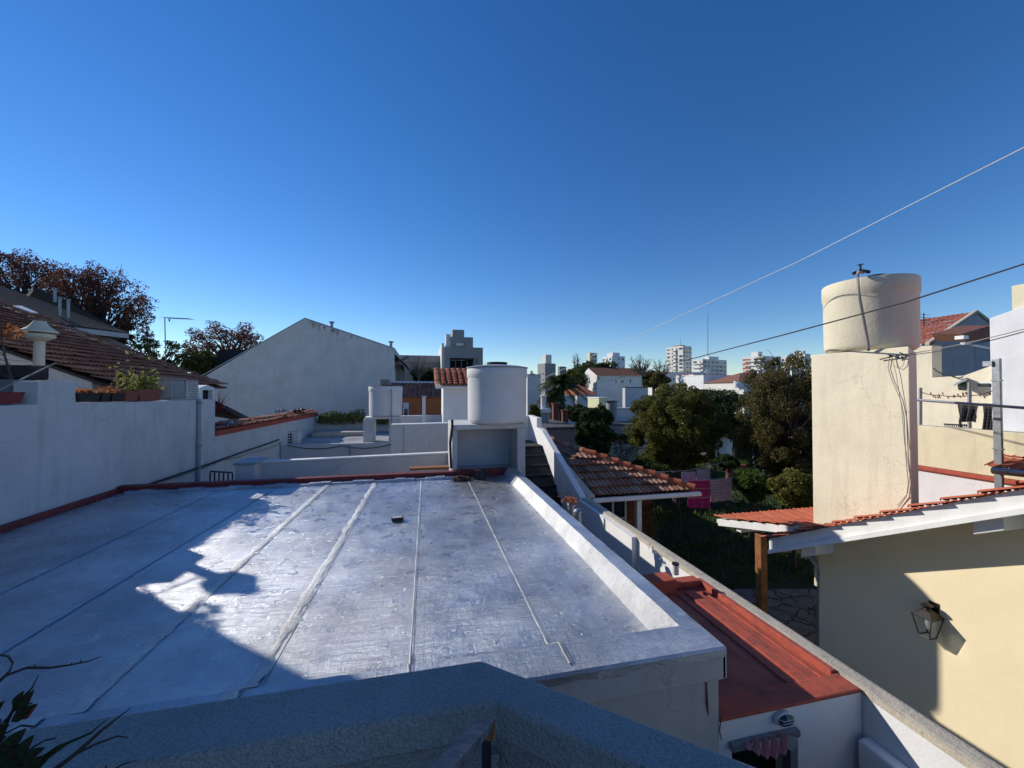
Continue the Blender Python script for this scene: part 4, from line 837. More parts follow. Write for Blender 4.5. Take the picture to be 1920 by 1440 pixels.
# ------------------------------------------------------------------ hut with barrel tiles
Yh = 13.6; a = oY(831, 760, Yh); b = oY(900, 760, Yh); zt_ = oY(850, 725, Yh).z
ht = thing('stair_hut', ((a.x+b.x)/2, Yh+.8, G), 'small white stair hut under orange barrel tiles beside the big tank', 'hut')
mb = MB(); mb.px([(Yh, G), (Yh, zt_), (Yh+1.4, zt_+.55), (Yh+1.4, G)], a.x, b.x+.3); mb.build('wall', M['whiteclean'], ht)
e = oY(815, 723, Yh-.28); e2 = oY(905, 722, Yh-.28); rt = oY(815, 693, Yh+1.1)
v_ = Vector((0, 1.38, rt.z-e.z)); 
tm = tile_mesh((e.x, Yh-.28, e.z), (1, 0, 0), v_, e2.x-e.x, v_.length, .19, .17, .075, .03, wave='barrel', jit=.006); tm.build('roof_tiles', M['ridge'], ht)
mb = MB(); mb.ext([(e.x+.03, Yh-.24, e.z-.03), (e2.x, Yh-.24, e.z-.03), (e2.x, Yh+1.1, rt.z-.03), (e.x+.03, Yh+1.1, rt.z-.03)], (0, 0, -.07)); mb.build('eave_board', M['whitewood'], ht)
# ------------------------------------------------------------------ orange house
Yo = 23; a = oY(735, 760, Yo); b = oY(836, 760, Yo); ze = oY(780, 745, Yo).z; oh = thing('orange_house', ((a.x+b.x)/2, Yo+2, G), 'orange walled house with a red tiled roof and pale ridge', 'house')
mb = MB(); mb.box(a.x, b.x, Yo, Yo+4, G, ze); mb.build('wall', M['orange'], oh)
rt = oY(780, 719, Yo+1.9); e = oY(748, 745, Yo-.3); v_ = Vector((0, 2.2, rt.z-e.z)); tile_mesh((a.x-.2, Yo-.3, e.z), (1, 0, 0), v_, b.x-a.x+.4, v_.length, .25, .3, .07, .04).build('roof_tiles', M['tile'], oh)
mb = MB()
for i in range(16): x_ = a.x-.1+i*.2; mb.tube([(x_, Yo+1.92, rt.z+.03), (x_+.17, Yo+1.92, rt.z+.05)], .10, 8)
mb.build('ridge_tiles', M['whiteclean'], oh)
A_ = oY(756, 755, Yo-.03); B_ = oY(766, 785, Yo-.03); mb = MB(); mb.box(A_.x, B_.x, Yo-.04, Yo-.004, G+1, A_.z); dd = mb.build('door', M['whiteclean'], oh); mb = MB(); mb.box(A_.x+.06, B_.x-.05, Yo-.055, Yo-.042, A_.z-.9, A_.z-.35); mb.build('pane', M['glass'], dd)
mb = MB(); A_ = oY(776, 758, Yo-.03); mb.tube([(A_.x, Yo-.03, G+1), (A_.x, Yo-.03, A_.z)], .025, 6); mb.build('pipe', M['orange'], oh)
# ------------------------------------------------------------------ big gable
Yg = 25.0; P = lambda a_, b_: oY(a_, b_, Yg)
pk = P(571.5, 597.5); rt = P(739.5, 654); lf = P(383, 706); gb = thing('gable_house', (pk.x, Yg+4, G), 'big blank pale grey gable wall of a two storey house', 'house')
mb = MB(); pl = [(lf.x-1.5, G), (rt.x, G), (rt.x, rt.z), (pk.x+.3, pk.z-.12), (pk.x+.12, pk.z-.03), (pk.x, pk.z), (pk.x-.15, pk.z-.04), (lf.x, lf.z), (lf.x-1.5, lf.z-.9)]; mb.py(pl, Yg, Yg+9); mb.build('wall', M['gable'], gb)
mb = MB(); cp = [(rt.x+.01, rt.z), (pk.x, pk.z), (lf.x-1.5, lf.z-.9)]
for (p_, q_) in ((cp[0], cp[1]), (cp[1], cp[2])): mb.ext([(p_[0], Yg-.02, p_[1]+.004), (q_[0], Yg-.02, q_[1]+.004), (q_[0], Yg-.02, q_[1]+.06), (p_[0], Yg-.02, p_[1]+.06)], (0, 9.0, 0))
mb.build('verge', M['galv'], gb)
A1 = P(340, 665); k1 = oY(410, 656, Yg+.6); k2 = oY(466, 656, Yg+.6); k3 = oY(394, 698, Yg+.6); 
mb = MB(); mb.ext([oY(410, 656, Yg+9.5), oY(470, 656, Yg+9.5), oY(470, 715, Yg+9.5), oY(392, 700, Yg+9.5)], (0, .3, 0)); mb.build('rear_roof', M['slateblack'], gb)
for (a_, y0_, y1_, dd) in ((622, 606, 614, 2.0), (733, 643, 652, 1.0)):
    q0_ = oY(a_, y1_+3, Yg+dd); q1 = oY(a_, y0_, Yg+dd); f = thing('roof_vent', q0_, 'small metal flue on the gable roof, '+('nearer the peak' if a_ < 700 else 'at the right end'), 'flue', 'flues on the gable roof'); mb = MB(); mb.tube([q0_-Vector((0, 0, .3)), q1], .09, 10); mb.build('pipe', M['alu'], f, True); mb = MB(); mb.tube([q1+Vector((0, 0, .02)), q1+Vector((0, 0, .1))], .16, 10); mb.build('cap', M['alu'], f, True)
M['stain'] = simple('water_stain', (.30, .30, .29), .9)
for k_ in range(16):
    px_ = random.choice([random.uniform(578, 640), random.uniform(585, 735)]); yt_ = 597.5+(px_-571.5)/168*56.5+1.2; L_ = random.uniform(4, 20)*(1.3 if px_ < 640 else .6); wd_ = random.uniform(.02, .07); a_ = P(px_, yt_+1); b_ = P(px_, yt_+L_); mb = MB(); n_ = 7; rw_ = []
    for i in range(n_+1): t_ = i/n_; w_ = wd_*(1-t_)*(1+.5*mn.noise(Vector((i*1.3, k_, 0)))); z_ = a_.z+(b_.z-a_.z)*t_; x_ = a_.x+.02*mn.noise(Vector((i*.6, k_, 4))); rw_.append(((x_-w_, Yg-.004, z_), (x_+w_, Yg-.004, z_)))
    for i in range(n_): mb.add([rw_[i][0], rw_[i][1], rw_[i+1][1], rw_[i+1][0]], [(0, 1, 2, 3)])
    mb.build('water_stain', M['stain'], gb)
# eave at the right end of the gable house
mb = MB(); e0 = oY(741, 664, Yg+.2); e1 = oY(764, 686, Yg+.2); mb.ext([e0, e1, e1-Vector((0, 0, .12)), e0-Vector((0, 0, .15))], (0, 5, 0)); mb.build('side_eave', M['woodold'], gb)
mb = MB(); q = oY(752, 676, Yg+.5); mb.obox(q, (.45, 0, .28), (0, .08, 0), (-.04, 0, .07)); mb.build('bracket', M['barkpale'], gb)
A_ = oY(741, 700, Yg+1.5); B_ = oY(752, 700, Yg+1.5); mb = MB(); mb.box(A_.x, B_.x, Yg+1.5, Yg+6, G, e0.z-.5); mb.build('side_wall', M['oldconc'], gb)
# ------------------------------------------------------------------ long grey wall and modern grey block
YG = 44; a = oY(762, 666, YG); b = oY(832, 666, YG); lgw = thing('grey_wall', ((a.x+b.x)/2, YG, G), 'long stained grey boundary wall behind bare shrubs', 'wall'); mb = MB(); mb.box(a.x-2, b.x+1, YG, YG+.4, G, a.z-.75); mb.build('wall_body', M['oldconc'], lgw); mb = MB(); mb.box(a.x-2, b.x+1, YG-.05, YG+.45, a.z-.747, a.z); mb.build('top_band', M['greyconc'], lgw)
YM = 40; mbk = thing('modern_house', (oY(868, 660, YM).x, YM+4, G), 'stepped modern grey house with a covered balcony', 'house')
def mbox(p0, p1, pt, dep, y=YM, zb=G): A_ = oY(p0, pt, y); B_ = oY(p1, pt, y); return (A_.x, B_.x, y, y+dep, zb, A_.z)
zc1 = oY(868, 651, YM).z; zc2 = oY(868, 632, YM).z; A_ = oY(843, 671, YM); B_ = oY(889, 690, YM)
x0 = oY(833, 650, YM).x; x1 = oY(905.5, 650, YM).x
mb = MB(); mb.py([(x0, G), (x1, G), (x1, zc1), (x0, zc1)], YM+1.4, YM+9); mb.box(x0, A_.x, YM, YM+1.4, G, zc1); mb.box(B_.x, x1, YM, YM+1.4, G, zc1); mb.box(A_.x, B_.x, YM, YM+1.4, A_.z, zc1); mb.box(A_.x, B_.x, YM, YM+1.4, G, B_.z-.2)
mb.box(*mbox(845, 887, 632, 5)[:4], zc1+.004, zc2); mb.build('wall', M['greyconc'], mbk)
mb = MB(); t_ = mbox(849, 871, 617, 3); mb.box(t_[0], t_[1], YM+.3, YM+3.3, zc2+.004, t_[5]); mb.build('stair_tower', M['greyconc'], mbk)
mb = MB(); t_ = mbox(836.5, 845, 626, 1.2); mb.box(t_[0], t_[1], YM+.2, YM+1.4, zc1+.004, t_[5]); mb.build('chimney', M['farwhite'], mbk)
mb = MB(); t_ = mbox(829, 833, 638, 8); mb.box(x0-.25, x0-.003, YM+.3, YM+9, G, zc1+.4); mb.build('side_wing', M['farwhite'], mbk)
mb = MB(); mb.box(A_.x+.1, B_.x-2.3, YM+1.30, YM+1.39, B_.z, A_.z-.25); wv = mb.build('window', M['curtain'], mbk)
mb = MB()
for i in range(4): x_ = A_.x+.15+i*1.05; mb.box(x_-.04, x_+.04, YM+1.24, YM+1.295, B_.z, A_.z-.25)
mb.build('frame', M['iron'], wv)
mb = MB(); mb.box(B_.x-2.25, B_.x-.1, YM+1.30, YM+1.38, B_.z-.1, A_.z-.1); mb.build('doorway', M['inside'], mbk)
mb = MB(); mb.tube([(A_.x, YM+.05, B_.z+.75), (B_.x-.9, YM+.05, B_.z+.75)], .04, 6); rl_ = mb.build('railing', M['alu'], mbk)
for i in range(9): x_ = A_.x+i*.6; mb = MB(); mb.tube([(x_, YM+.05, B_.z-.2), (x_, YM+.05, B_.z+.70)], .02, 4); mb.build('baluster', M['alu'], rl_)
A2 = oY(892, 671, YM); B2 = oY(896, 682, YM); mb = MB(); mb.box(A2.x, B2.x, YM-.05, YM-.004, B2.z, A2.z); mb.build('window', M['glass'], mbk)
A2 = oY(855, 644, YM); B2 = oY(868, 649, YM); mb = MB(); mb.box(A2.x, B2.x, YM-.3, YM-.004, B2.z, A2.z); mb.build('air_unit', M['plastic'], mbk)

# ================================================================== RIGHT-HAND HOUSE
XW = 6.3
rh = thing('cream_house', (8.5, 2.6, G), 'cream walled house with lantern and red tiled roof on the right', 'house')
k0 = oX(1534, 1060, XW); Yc = k0.y
# rake line
RX = 5.85
Ra = oX(1440, 1008, RX); Rb = oX(1920, 912, RX)    # tile line on the rake
rs = (Rb.z-Ra.z)/(Rb.y-Ra.y); rz = lambda y: Ra.z+rs*(y-Ra.y)
yR0 = Ra.y; yR1 = -1.2
mb = MB(); mb.px([(Yc, G), (Yc, rz(Yc)-.14), (yR1, rz(yR1)-.14), (yR1, G)], XW, XW+.25); mb.box(XW+.25, 12, Yc-.25, Yc, G, rz(Yc)-.16); mb.build('wall', M['cream'], rh, False, .006)
# fascia boards on the rake
mb = MB(); mb.ext([(RX+.02, yR0, rz(yR0)-.02), (RX+.02, yR1, rz(yR1)-.02), (RX+.02, yR1, rz(yR1)-.25), (RX+.02, yR0+.0, rz(yR0)-.25)], (.05, 0, 0)); mb.build('rake_board', M['whitewood'], rh, False, .006)
mb = MB(); mb.ext([(RX-.03, yR0-.02, rz(yR0)-.20), (RX-.03, yR1, rz(yR1)-.20), (RX-.03, yR1, rz(yR1)-.27), (RX-.03, yR0-.02, rz(yR0)-.27)], (.045, 0, 0)); mb.build('rake_moulding', M['whitewood'], rh, False, .004)
sv = Vector((0, -1, -rs)).normalized()
mb = MB(); mb.ext([(RX+.08, yR0, rz(yR0)-.05), (RX+.08, yR1, rz(yR1)-.05), (11.5, yR1, rz(yR1)-.05), (11.5, yR0, rz(yR0)-.05)], (0, 0, -.05)); mb.build('soffit', M['whitewood'], rh)
# chimney bay keeps tiles off its footprint
tlm = tile_mesh((RX-.06, yR0+.08, rz(yR0+.08)-.02), (1, 0, 0), sv, 5.4, 7.4, .26, .36, .028, .045, wave='french', jit=.004, keep=lambda u, v: True)
tlm.build('roof_tiles', M['tilered'], rh)
for yb, lb in ((Yc-.15, 1), (3.05, 1), (1.0, 1)):
    mb = MB(); z_ = rz(yb)-.26; mb.px([(yb-.12, z_-.15-rs*.12), (yb+.12, z_-.15+rs*.12), (yb+.12, z_+rs*.12), (yb-.12, z_-rs*.12)], RX+.08, XW-.003); mb.build('purlin_end', M['whitewood'], rh, False, .008)
# second, lower porch roof beyond
PX = 6.05
qa = oX(1343, 969, PX); qb = oX(1500, 984, PX); ps_ = (qb.z-qa.z)/(qb.y-qa.y); pz_ = lambda y: qa.z+ps_*(y-qa.y)
po = thing('porch_roof', (7.5, 6.2, G), 'low red tiled porch roof on a varnished wooden post', 'porch')
sv2 = Vector((0, -1, -ps_)).normalized()
tile_mesh((PX-.05, qa.y, qa.z-.02), (1, 0, 0), sv2, 3.6, qa.y-Yc+.1, .22, .30, .028, .045, wave='french').build('roof_tiles', M['tilered'], po)
mb = MB(); mb.ext([(PX, qa.y-.05, qa.z-.03), (PX, Yc+.1, pz_(Yc+.1)-.03), (PX, Yc+.1, pz_(Yc+.1)-.17), (PX, qa.y-.05, qa.z-.17)], (.05, 0, 0)); mb.ext([(PX, qa.y-.05, qa.z-.04), (9.5, qa.y-.05, qa.z-.04), (9.5, qa.y-.05, qa.z-.12), (PX, qa.y-.05, qa.z-.12)], (0, .04, 0)); mb.build('fascia', M['whitewood'], po, False, .005)
mb = MB(); mb.ext([(PX+.06, qa.y-.06, qa.z-.06), (PX+.06, Yc+.1, pz_(Yc+.1)-.06), (9.5, Yc+.1, pz_(Yc+.1)-.06), (9.5, qa.y-.06, qa.z-.06)], (0, 0, -.04)); mb.build('soffit', M['whitewood'], po)
bp = oX(1400, 1000, PX+.25); mb = MB(); mb.box(PX+.06, 9.4, bp.y-.06, bp.y+.06, pz_(bp.y)-.26, pz_(bp.y)-.105); mb.build('beam', M['whitewood'], po)
q = oX(1427, 1040, PX+.12); mb = MB(); mb.box(q.x-.07, q.x+.07, q.y-.07, q.y+.07, G, pz_(q.y)-.26); mb.build('post', M['wood'], po, False, .008)
# downpipe bracket at the corner
mb = MB(); a = oX(1502, 1020, XW-.1); b = oX(1537, 1070, XW+.02); mb.tube([a, a.lerp(b, .5), b], .035, 8); mb.tube([b, b-Vector((0, -.05, 1.5))], .03, 8); tag(mb.build('rain_pipe', M['galv'], None, True), 'bent galvanised rain pipe at the cream house corner', 'pipe')
# lantern
c = oX(1739, 1170, XW-.12); ln = thing('wall_lantern', (XW, c.y, c.z), 'black metal lantern with clear panes on the cream wall', 'lantern')
lw_, lb_, lt_ = .105, .07, None; zt_ = c.z+.10; zb_ = c.z-.15
def fr4(z, s): return [Vector((c.x-s, c.y-s, z)), Vector((c.x+s, c.y-s, z)), Vector((c.x+s, c.y+s, z)), Vector((c.x-s, c.y+s, z))]
T = fr4(zt_, .10); B = fr4(zb_, .056); mb = MB()
for i in range(4): mb.tube([T[i], B[i]], .007, 6); mb.tube([T[i], T[(i+1) % 4]], .008, 6); mb.tube([B[i], B[(i+1) % 4]], .008, 6)
mb.build('frame', M['brass'], ln)
mb = MB(); Rf = fr4(zt_+.003, .112); Rt = fr4(zt_+.075, .045); mb.add(Rf+Rt, [(0, 1, 2, 3), (7, 6, 5, 4)]+[(i+4, (i+1) % 4+4, (i+1) % 4, i) for i in range(4)]); mb.lathe((c.x, c.y, 0), [(.05, zt_+.078), (.03, zt_+.10), (.045, zt_+.12), (.06, zt_+.135), (.02, zt_+.16)], 14); mb.build('roof', M['brass'], ln, True)
gm_, nt_, p_, tc_ = newmat('clear_lantern_glass'); p_.inputs['Base Color'].default_value = (.9, .92, .9, 1); p_.inputs['Roughness'].default_value = .05; p_.inputs['Transmission Weight'].default_value = 1; p_.inputs['IOR'].default_value = 1.1; M['clear'] = gm_
for i in range(4):
    a_, b_, c_, d_ = T[i], T[(i+1) % 4], B[(i+1) % 4], B[i]; cen = (a_+b_+c_+d_)/4; sh_ = lambda v: cen+(v-cen)*.9
    mb = MB(); mb.quad(sh_(a_), sh_(b_), sh_(c_), sh_(d_)); mb.build('pane', M['clear'], ln)
mb = MB(); mb.lathe((c.x, c.y, 0), [(.012, c.z-.06), (.028, c.z-.02), (.038, c.z+.02), (.03, c.z+.05), (.016, c.z+.08)], 16); mb.build('bulb', M['bulb'], ln, True)
mb = MB(); mb.tube([(XW, c.y, zt_+.09), (c.x+.04, c.y, zt_+.11), (c.x, c.y, zt_+.09)], .010, 6); mb.box(XW-.012, XW-.001, c.y-.05, c.y+.05, zt_-.02, zt_+.16); mb.build('bracket', M['brass'], ln)

# pillar with the tank
PXL = 6.35
pa = oX(1521, 666, PXL); pb = oX(1704, 651, PXL)
zpt = pa.z; dC = ray(1719, 700); Cc = Vector((dC.x, dC.y, 0))*(7.6/dC.x); dE = Vector((7.6, pa.y+.25, 0))
pr = thing('tank_pillar', ((pa.x+7.2)/2, pa.y-.6, rz(pa.y)-.5), 'tall cream plastered pillar rising through the red tiled roof', 'pillar')
fp = [(PXL, pa.y), (PXL, pb.y), (Cc.x, Cc.y), (dE.x, dE.y)]; mb = MB(); mb.pz(fp, rz(pa.y)-.9, zpt); mb.build('masonry', M['creamold'], pr, False, .012)
tc_ = oD(1629, 600, 6.27); zb_ = oD(1629, 660, 5.95).z; zt_ = oD(1629, 514, 5.75).z
rt = tank('water_tank', 'cream water tank with a rising pipe on the pillar at right', (tc_.x, tc_.y), .575, zpt+.004, zt_, 'creamtank', lipfrac=.13)
mb = MB(); mb.lathe((tc_.x, tc_.y, 0), [(.545, zt_+.002), (.40, zt_+.03), (.2, zt_+.04)], 40); mb.build('lid', M['oldconc'], rt, True)
hq = oD(1640, 506, 6.3); mb = MB(); mb.lathe((hq.x, hq.y, 0), [(.15, zt_+.03), (.15, zt_+.125), (.14, zt_+.13)], 28); mb.build('hatch', M['black'], rt, True)
mb = MB(); f1 = oD(1607, 505, 5.66); f2 = oD(1629, 657, 5.72); mb.tube([oD(1617, 512, 5.95), oD(1609, 509, 5.7), oD(1608, 520, 5.62), oD(1612, 560, 5.62), oD(1627, 640, 5.66), f2], .018, 8); mb.build('pipe', M['cablegrey'], rt, True)
mb = MB()
vv = oD(1614, 508, 5.9); mb.tube([vv, oD(1613, 496, 5.9)], .012, 8); mb.tube([oD(1608, 497, 5.9), oD(1619, 495, 5.9)], .008, 6); mb.tube([oD(1600, 513, 5.9), oD(1614, 507, 5.9), oD(1630, 510, 5.9)], .024, 8); mb.obox(oD(1616, 509, 5.9), (.03, 0, 0), (0, .03, 0), (0, 0, .022)); mb.build('valve', M['iron'], rt, True)
# wires on the pillar
brk = oX(1690, 666, PXL-.03)
wb = thing('wire_bracket', brk, 'knotted wire bracket near the top of the cream pillar', 'bracket'); mb = MB(); mb.tube([oX(1650, 674, PXL-.03), oX(1675, 668, PXL-.05), oX(1700, 664, PXL-.03)], .008, 6)
for i in range(10): a_ = oX(1670+i*3, 667+random.uniform(-3, 3), PXL-.04); mb.tube([a_, a_+Vector((random.uniform(-.03, 0), random.uniform(-.05, .05), random.uniform(-.04, .03)))], .007, 5)
mb.build('knot', M['iron'], wb, True)
XPp = PXL-.02
cable('pillar_wire', [oX(*q, XPp) for q in ((1668, 670), (1665, 690), (1672, 712), (1688, 748), (1695, 780), (1698, 850), (1703, 905), (1700, 930), (1684, 952))], .0045, M['cablegrey'], 'longest grey wire hanging down the cream pillar', 'wire', 0, 6, 'wires hanging on the cream pillar')
cable('pillar_wire', [oX(*q, XPp-.015) for q in ((1672, 670), (1680, 700), (1690, 760), (1696, 830), (1706, 890), (1702, 925), (1682, 948))], .0035, M['cablegrey'], 'second grey wire bowing right down the cream pillar', 'wire', 0, 6, 'wires hanging on the cream pillar')
cable('pillar_wire', [oX(*q, XPp-.01) for q in ((1672, 668), (1676, 686), (1686, 691), (1694, 684), (1697, 668))], .0035, M['cablegrey'], 'short wire loop under the bracket on the cream pillar', 'wire', 0, 6, 'wires hanging on the cream pillar')

# ================================================================== BEYOND THE RIGHT-HAND ROOF
WX = 9.3
a = oX(1640, 793, WX); b = oX(1866, 808, WX)
t = thing('stained_wall', (WX, a.y-.5, G), 'stained cream garden wall with red ledge, right of the pillar', 'wall')
mb = MB(); zr_ = oX(1800, 884, WX).z; mb.box(WX, WX+.25, 3.0, a.y, zr_+.0, b.z); mb.build('upper_wall', M['creamstain'], t, False, .01)
mb = MB(); mb.box(WX-.09, WX+.25, 3.0, a.y, zr_-.07, zr_-.003); mb.build('red_ledge', M['red'], t, False, .01)
mb = MB(); mb.box(WX-.03, WX+.25, 3.0, a.y, G, zr_-.073); mb.build('lower_wall', M['white'], t)
# terrace building behind it
BX = 11.2
a = oX(1718, 650, BX); b = oX(1747, 648, BX); c = oX(1747, 708, BX); d = oX(1808, 704, BX); e = oX(1858, 686, BX)
cb = thing('cream_building', (BX+1, a.y-1, G), 'weathered cream building with a stepped top behind the clothes poles', 'building')
mb = MB(); mb.px([(a.y+.4, G), (a.y+.4, a.z), (b.y, b.z), (b.y, c.z), (d.y, d.z), (e.y-.0, e.z), (e.y-1.5, e.z+.2), (e.y-1.5, G)], BX, BX+.3); mb.build('wall', M['creamold'], cb)
mb = MB(); mb.box(WX+.25, BX, 3.0, a.y+.2, zr_+.1, zr_+.45); mb.build('terrace', M['terrace'], cb)
t0_ = oX(1797, 722, BX-.02); mb = MB(); q = [oX(1788, 724, BX-.35), oX(1812, 713, BX-.35), oX(1814, 711, BX-.01), oX(1793, 720, BX-.01)]; mb.ext(q, (0, 0, .03)); mb.build('canopy', M['plasticgrey'], cb)
mb = MB(); mb.ext([oX(1795, 722, BX-.012), oX(1811, 716, BX-.012), oX(1811, 732, BX-.012), oX(1797, 731, BX-.012)], (.01, 0, 0)); mb.build('window', M['glass'], cb)
q = oX(1849, 722, BX-.1); lp = thing('bulkhead_lamp', q, 'round bulkhead lamp on the weathered cream building', 'wall lamp'); mb = MB(); mb.obox(q, (.05, 0, 0), (0, .13, 0), (0, 0, .06)); mb.build('body', M['plastic'], lp, False, .03); mb = MB(); mb.obox(q-Vector((.06, 0, 0)), (.012, 0, 0), (0, .09, 0), (0, 0, .035)); mb.build('lens', M['glass'], lp, False, .01)
# clothes poles, rail, line, washing
def on(px_, py_, X=WX+.6): return oX(px_, py_, X)
cp_ = thing('clothes_rail', (WX+.6, on(1726, 800).y, zr_+.4), 'grey metal clothes rail with uprights on the terrace', 'clothes rail')
for (x_, t_, b_) in ((1726, 727, 800), (1818, 717, 803)): mb = MB(); mb.tube([on(x_, b_), on(x_, t_)], .028, 8); mb.build('upright', M['alu'], cp_, True)
mb = MB(); mb.tube([oX(1721, 750, 8.6), oX(1990, 770, 8.6)], .022, 8); mb.build('rail', M['alu'], cp_, True)
cable('clothesline', [on(1727, 735), on(1760, 741), on(1818, 742), on(1860, 733)], .008, M['cabledark'], 'tangled thin line with pegs above the grey rail', 'line', .02, 6)
mb = MB()
for i in range(22): x_ = random.choice([random.uniform(1745, 1775), random.uniform(1775, 1815), random.uniform(1835, 1856)]); q = on(x_, 740+random.uniform(-3, 5)); mb.obox(q, (.006, 0, 0), (0, .010, .01), (0, 0, .018))
tag(mb.build('clothes_pegs', M['rust'], None), 'cluster of pegs clipped on the thin terrace line', 'pegs', kind='stuff')
def hang(name, label, pts_top, drop_px, X, mat, fold=.05, cat='cloth', group=None, n=18, plane='X', taper=0):
    (xa, ya), (xb, yb) = pts_top; f = oX if plane == 'X' else oY; mb = MB(); L = []
    for i in range(n+1):
        t = i/n; px_ = xa+(xb-xa)*t; yt = ya+(yb-ya)*t; dr_ = drop_px(t) if callable(drop_px) else drop_px; col_ = []
        for j in range(9):
            s = j/8; q = f(px_+taper*s*(t-.5), yt+dr_*s, X); off = fold*math.sin(t*17+s*1.5)*s; q = q+(Vector((off, 0, 0)) if plane == 'X' else Vector((0, off, 0))); col_.append(q)
        L.append(col_)
    for i in range(n):
        for j in range(8): mb.quad(L[i][j], L[i+1][j], L[i+1][j+1], L[i][j+1])
    o_ = mb.build(name, M[mat], None, True); sm = o_.modifiers.new('thick', 'SOLIDIFY'); sm.thickness = .006; return tag(o_, label, cat, group)
hang('dark_garment', 'dark grey garment hung from the terrace rail', ((1795, 753), (1836, 756)), lambda t: 26+22*(t < .15)+4*math.sin(t*9)+12*max(0, math.sin(t*3.1)), WX+.3, 'greycloth', .08, 'clothing', taper=-6)
hang('dark_towel', 'long dark towel hung from the rail by the white house', ((1843, 756), (1862, 757)), 50, WX+.2, 'greycloth', .06, 'towel')
mb = MB()
for i in range(14): q = on(1772+i*3.6, 803); mb.tube([q, on(1772+i*3.6, 795)], .008, 4)
mb.tube([on(1770, 795), on(1822, 798)], .012, 4)
tag(mb.build('wire_rack', M['iron'], None), 'low black wire rack on the stained wall top', 'rack')
# grey gable with red roof
YQ = 9.6; a = oY(1744, 648, YQ); pk = oY(1830.5, 588, YQ); r_ = oY(1853, 606, YQ)
gg = thing('grey_gable_house', ((a.x+r_.x)/2, YQ+3, G), 'old grey stained gable house with bright red tiles', 'house')
rx = pk.x+(pk.x-a.x); mb = MB(); mb.py([(a.x, G), (rx, G), (rx, a.z), (pk.x, pk.z), (a.x, a.z)], YQ, YQ+.3); mb.box(a.x, a.x+.25, YQ+.3, YQ+2.6, G, a.z-.05); mb.build('wall', M['greyblock'], gg)
vv_ = Vector((pk.x-a.x, 0, pk.z-a.z)); tile_mesh((a.x-.02, YQ+.05, a.z+.05), (0, 1, 0), vv_, 2.6, vv_.length, .25, .3, .03, .04, wave='french').build('roof_tiles', M['tilered'], gg)
mb = MB(); mb.ext([(a.x-.1, YQ-.04, a.z+.02), (pk.x, YQ-.04, pk.z+.04), (pk.x, YQ-.04, pk.z+.12), (a.x-.1, YQ-.04, a.z+.1)], (0, .12, 0)); mb.ext([(rx+.1, YQ-.04, a.z+.02), (pk.x, YQ-.04, pk.z+.04), (pk.x, YQ-.04, pk.z+.12), (rx+.1, YQ-.04, a.z+.1)], (0, .12, 0)); mb.build('verge', M['concrete'], gg)
q0_ = oY(1731, 640, YQ+1); q1 = oY(1732, 587, YQ+1); at2 = thing('antenna', q0_, 'small aerial beside the cream tank above the red tiles', 'antenna'); mb = MB(); mb.tube([q0_-Vector((0, 0, .6)), q1], .018, 5); mb.build('mast', M['iron'], at2); mb = MB()
for i in range(4): z_ = q1.z-.06-i*.1; mb.tube([(q1.x-.22, q1.y, z_), (q1.x+.28, q1.y, z_)], .008, 4)
mb.build('elements', M['iron'], at2)
# brown awning between gable and white house
aw = thing('awning_roof', oY(1835, 650, 8.4), 'dark brown tiled awning with white brackets on the grey gable', 'awning'); mb = MB(); q = [oY(1803, 626, 8.4), oY(1858, 610, 8.4), oY(1858, 640, 8.4), oY(1811, 640, 8.4)]; mb.ext(q, (0, .7, .1)); mb.build('tiles', M['tiledark'], aw)
mb = MB(); mb.ext([oY(1809, 642, 8.3), oY(1860, 652, 8.3), oY(1860, 656, 8.3), oY(1809, 646, 8.3)], (0, .1, 0)); mb.obox(oY(1803, 633, 8.3), (.1, 0, .0), (0, .1, 0), (0, 0, .05)); mb.build('bracket', M['whitewood'], aw)
cable('gutter_pipe', [oX(1750, 690, BX-.05), oX(1780, 702, BX-.05), oX(1806, 706, BX-.05)], .012, M['cabledark'], 'thin dark wire across the grey gable base', 'wire', .05, 6)
# white house at the frame edge
HX = 11.05; a = oX(1855, 597, HX); b = oX(1925, 572, HX)
wh_ = thing('white_house', (HX+2, 2, G), 'bright white house wall cut by the right edge of the photo', 'house')
k_ = (b.z-a.z)/(b.y-a.y); mb = MB(); mb.px([(a.y, G), (a.y, a.z), (0.5, a.z+k_*(0.5-a.y)), (0.5, G)], HX, HX+4); mb.build('wall', M['white'], wh_, False, .012)
c = oX(1897, 560, HX+.1); t_ = oX(1897, 536, HX+.1); mb = MB(); mb.box(HX+.1, HX+1.3, 3.0, c.y, a.z-.1, t_.z); mb.build('roof_block', M['creamstain'], wh_, False, .01)
# steel column with gutter
q = oX(1867, 672, 9.0); sp = thing('steel_column', (9.0, q.y, -2.2), 'galvanised square steel column standing in front of the white house', 'column')
q1 = oX(1859, 700, 9.0); q2 = oX(1876, 700, 9.0); hw = abs(q1.y-q2.y)/2*.95; ym = (q1.y+q2.y)/2
mb = MB(); mb.box(9.0, 9.0+hw*1.0, ym-hw, ym+hw, -2.1, q.z); mb.build('shaft', M['galv'], sp, False, .01)
mb = MB(); 
for zz in (.15, -.95): mb.box(8.99, 9.0+hw*1.05, ym-hw-.01, ym+hw+.01, zz, zz+.02)
mb.box(8.97, 9.0+hw*1.0, ym+hw-.02, ym+hw+.09, q.z-.12, q.z-.04)
mb.build('collar', M['galv'], sp)
mb = MB(); g0 = oX(1862, 882, 8.92); g1 = oX(1990, 895, 8.92); mb.tube([g0, g1], .06, 10); mb.build('gutter', M['galv'], sp, True)
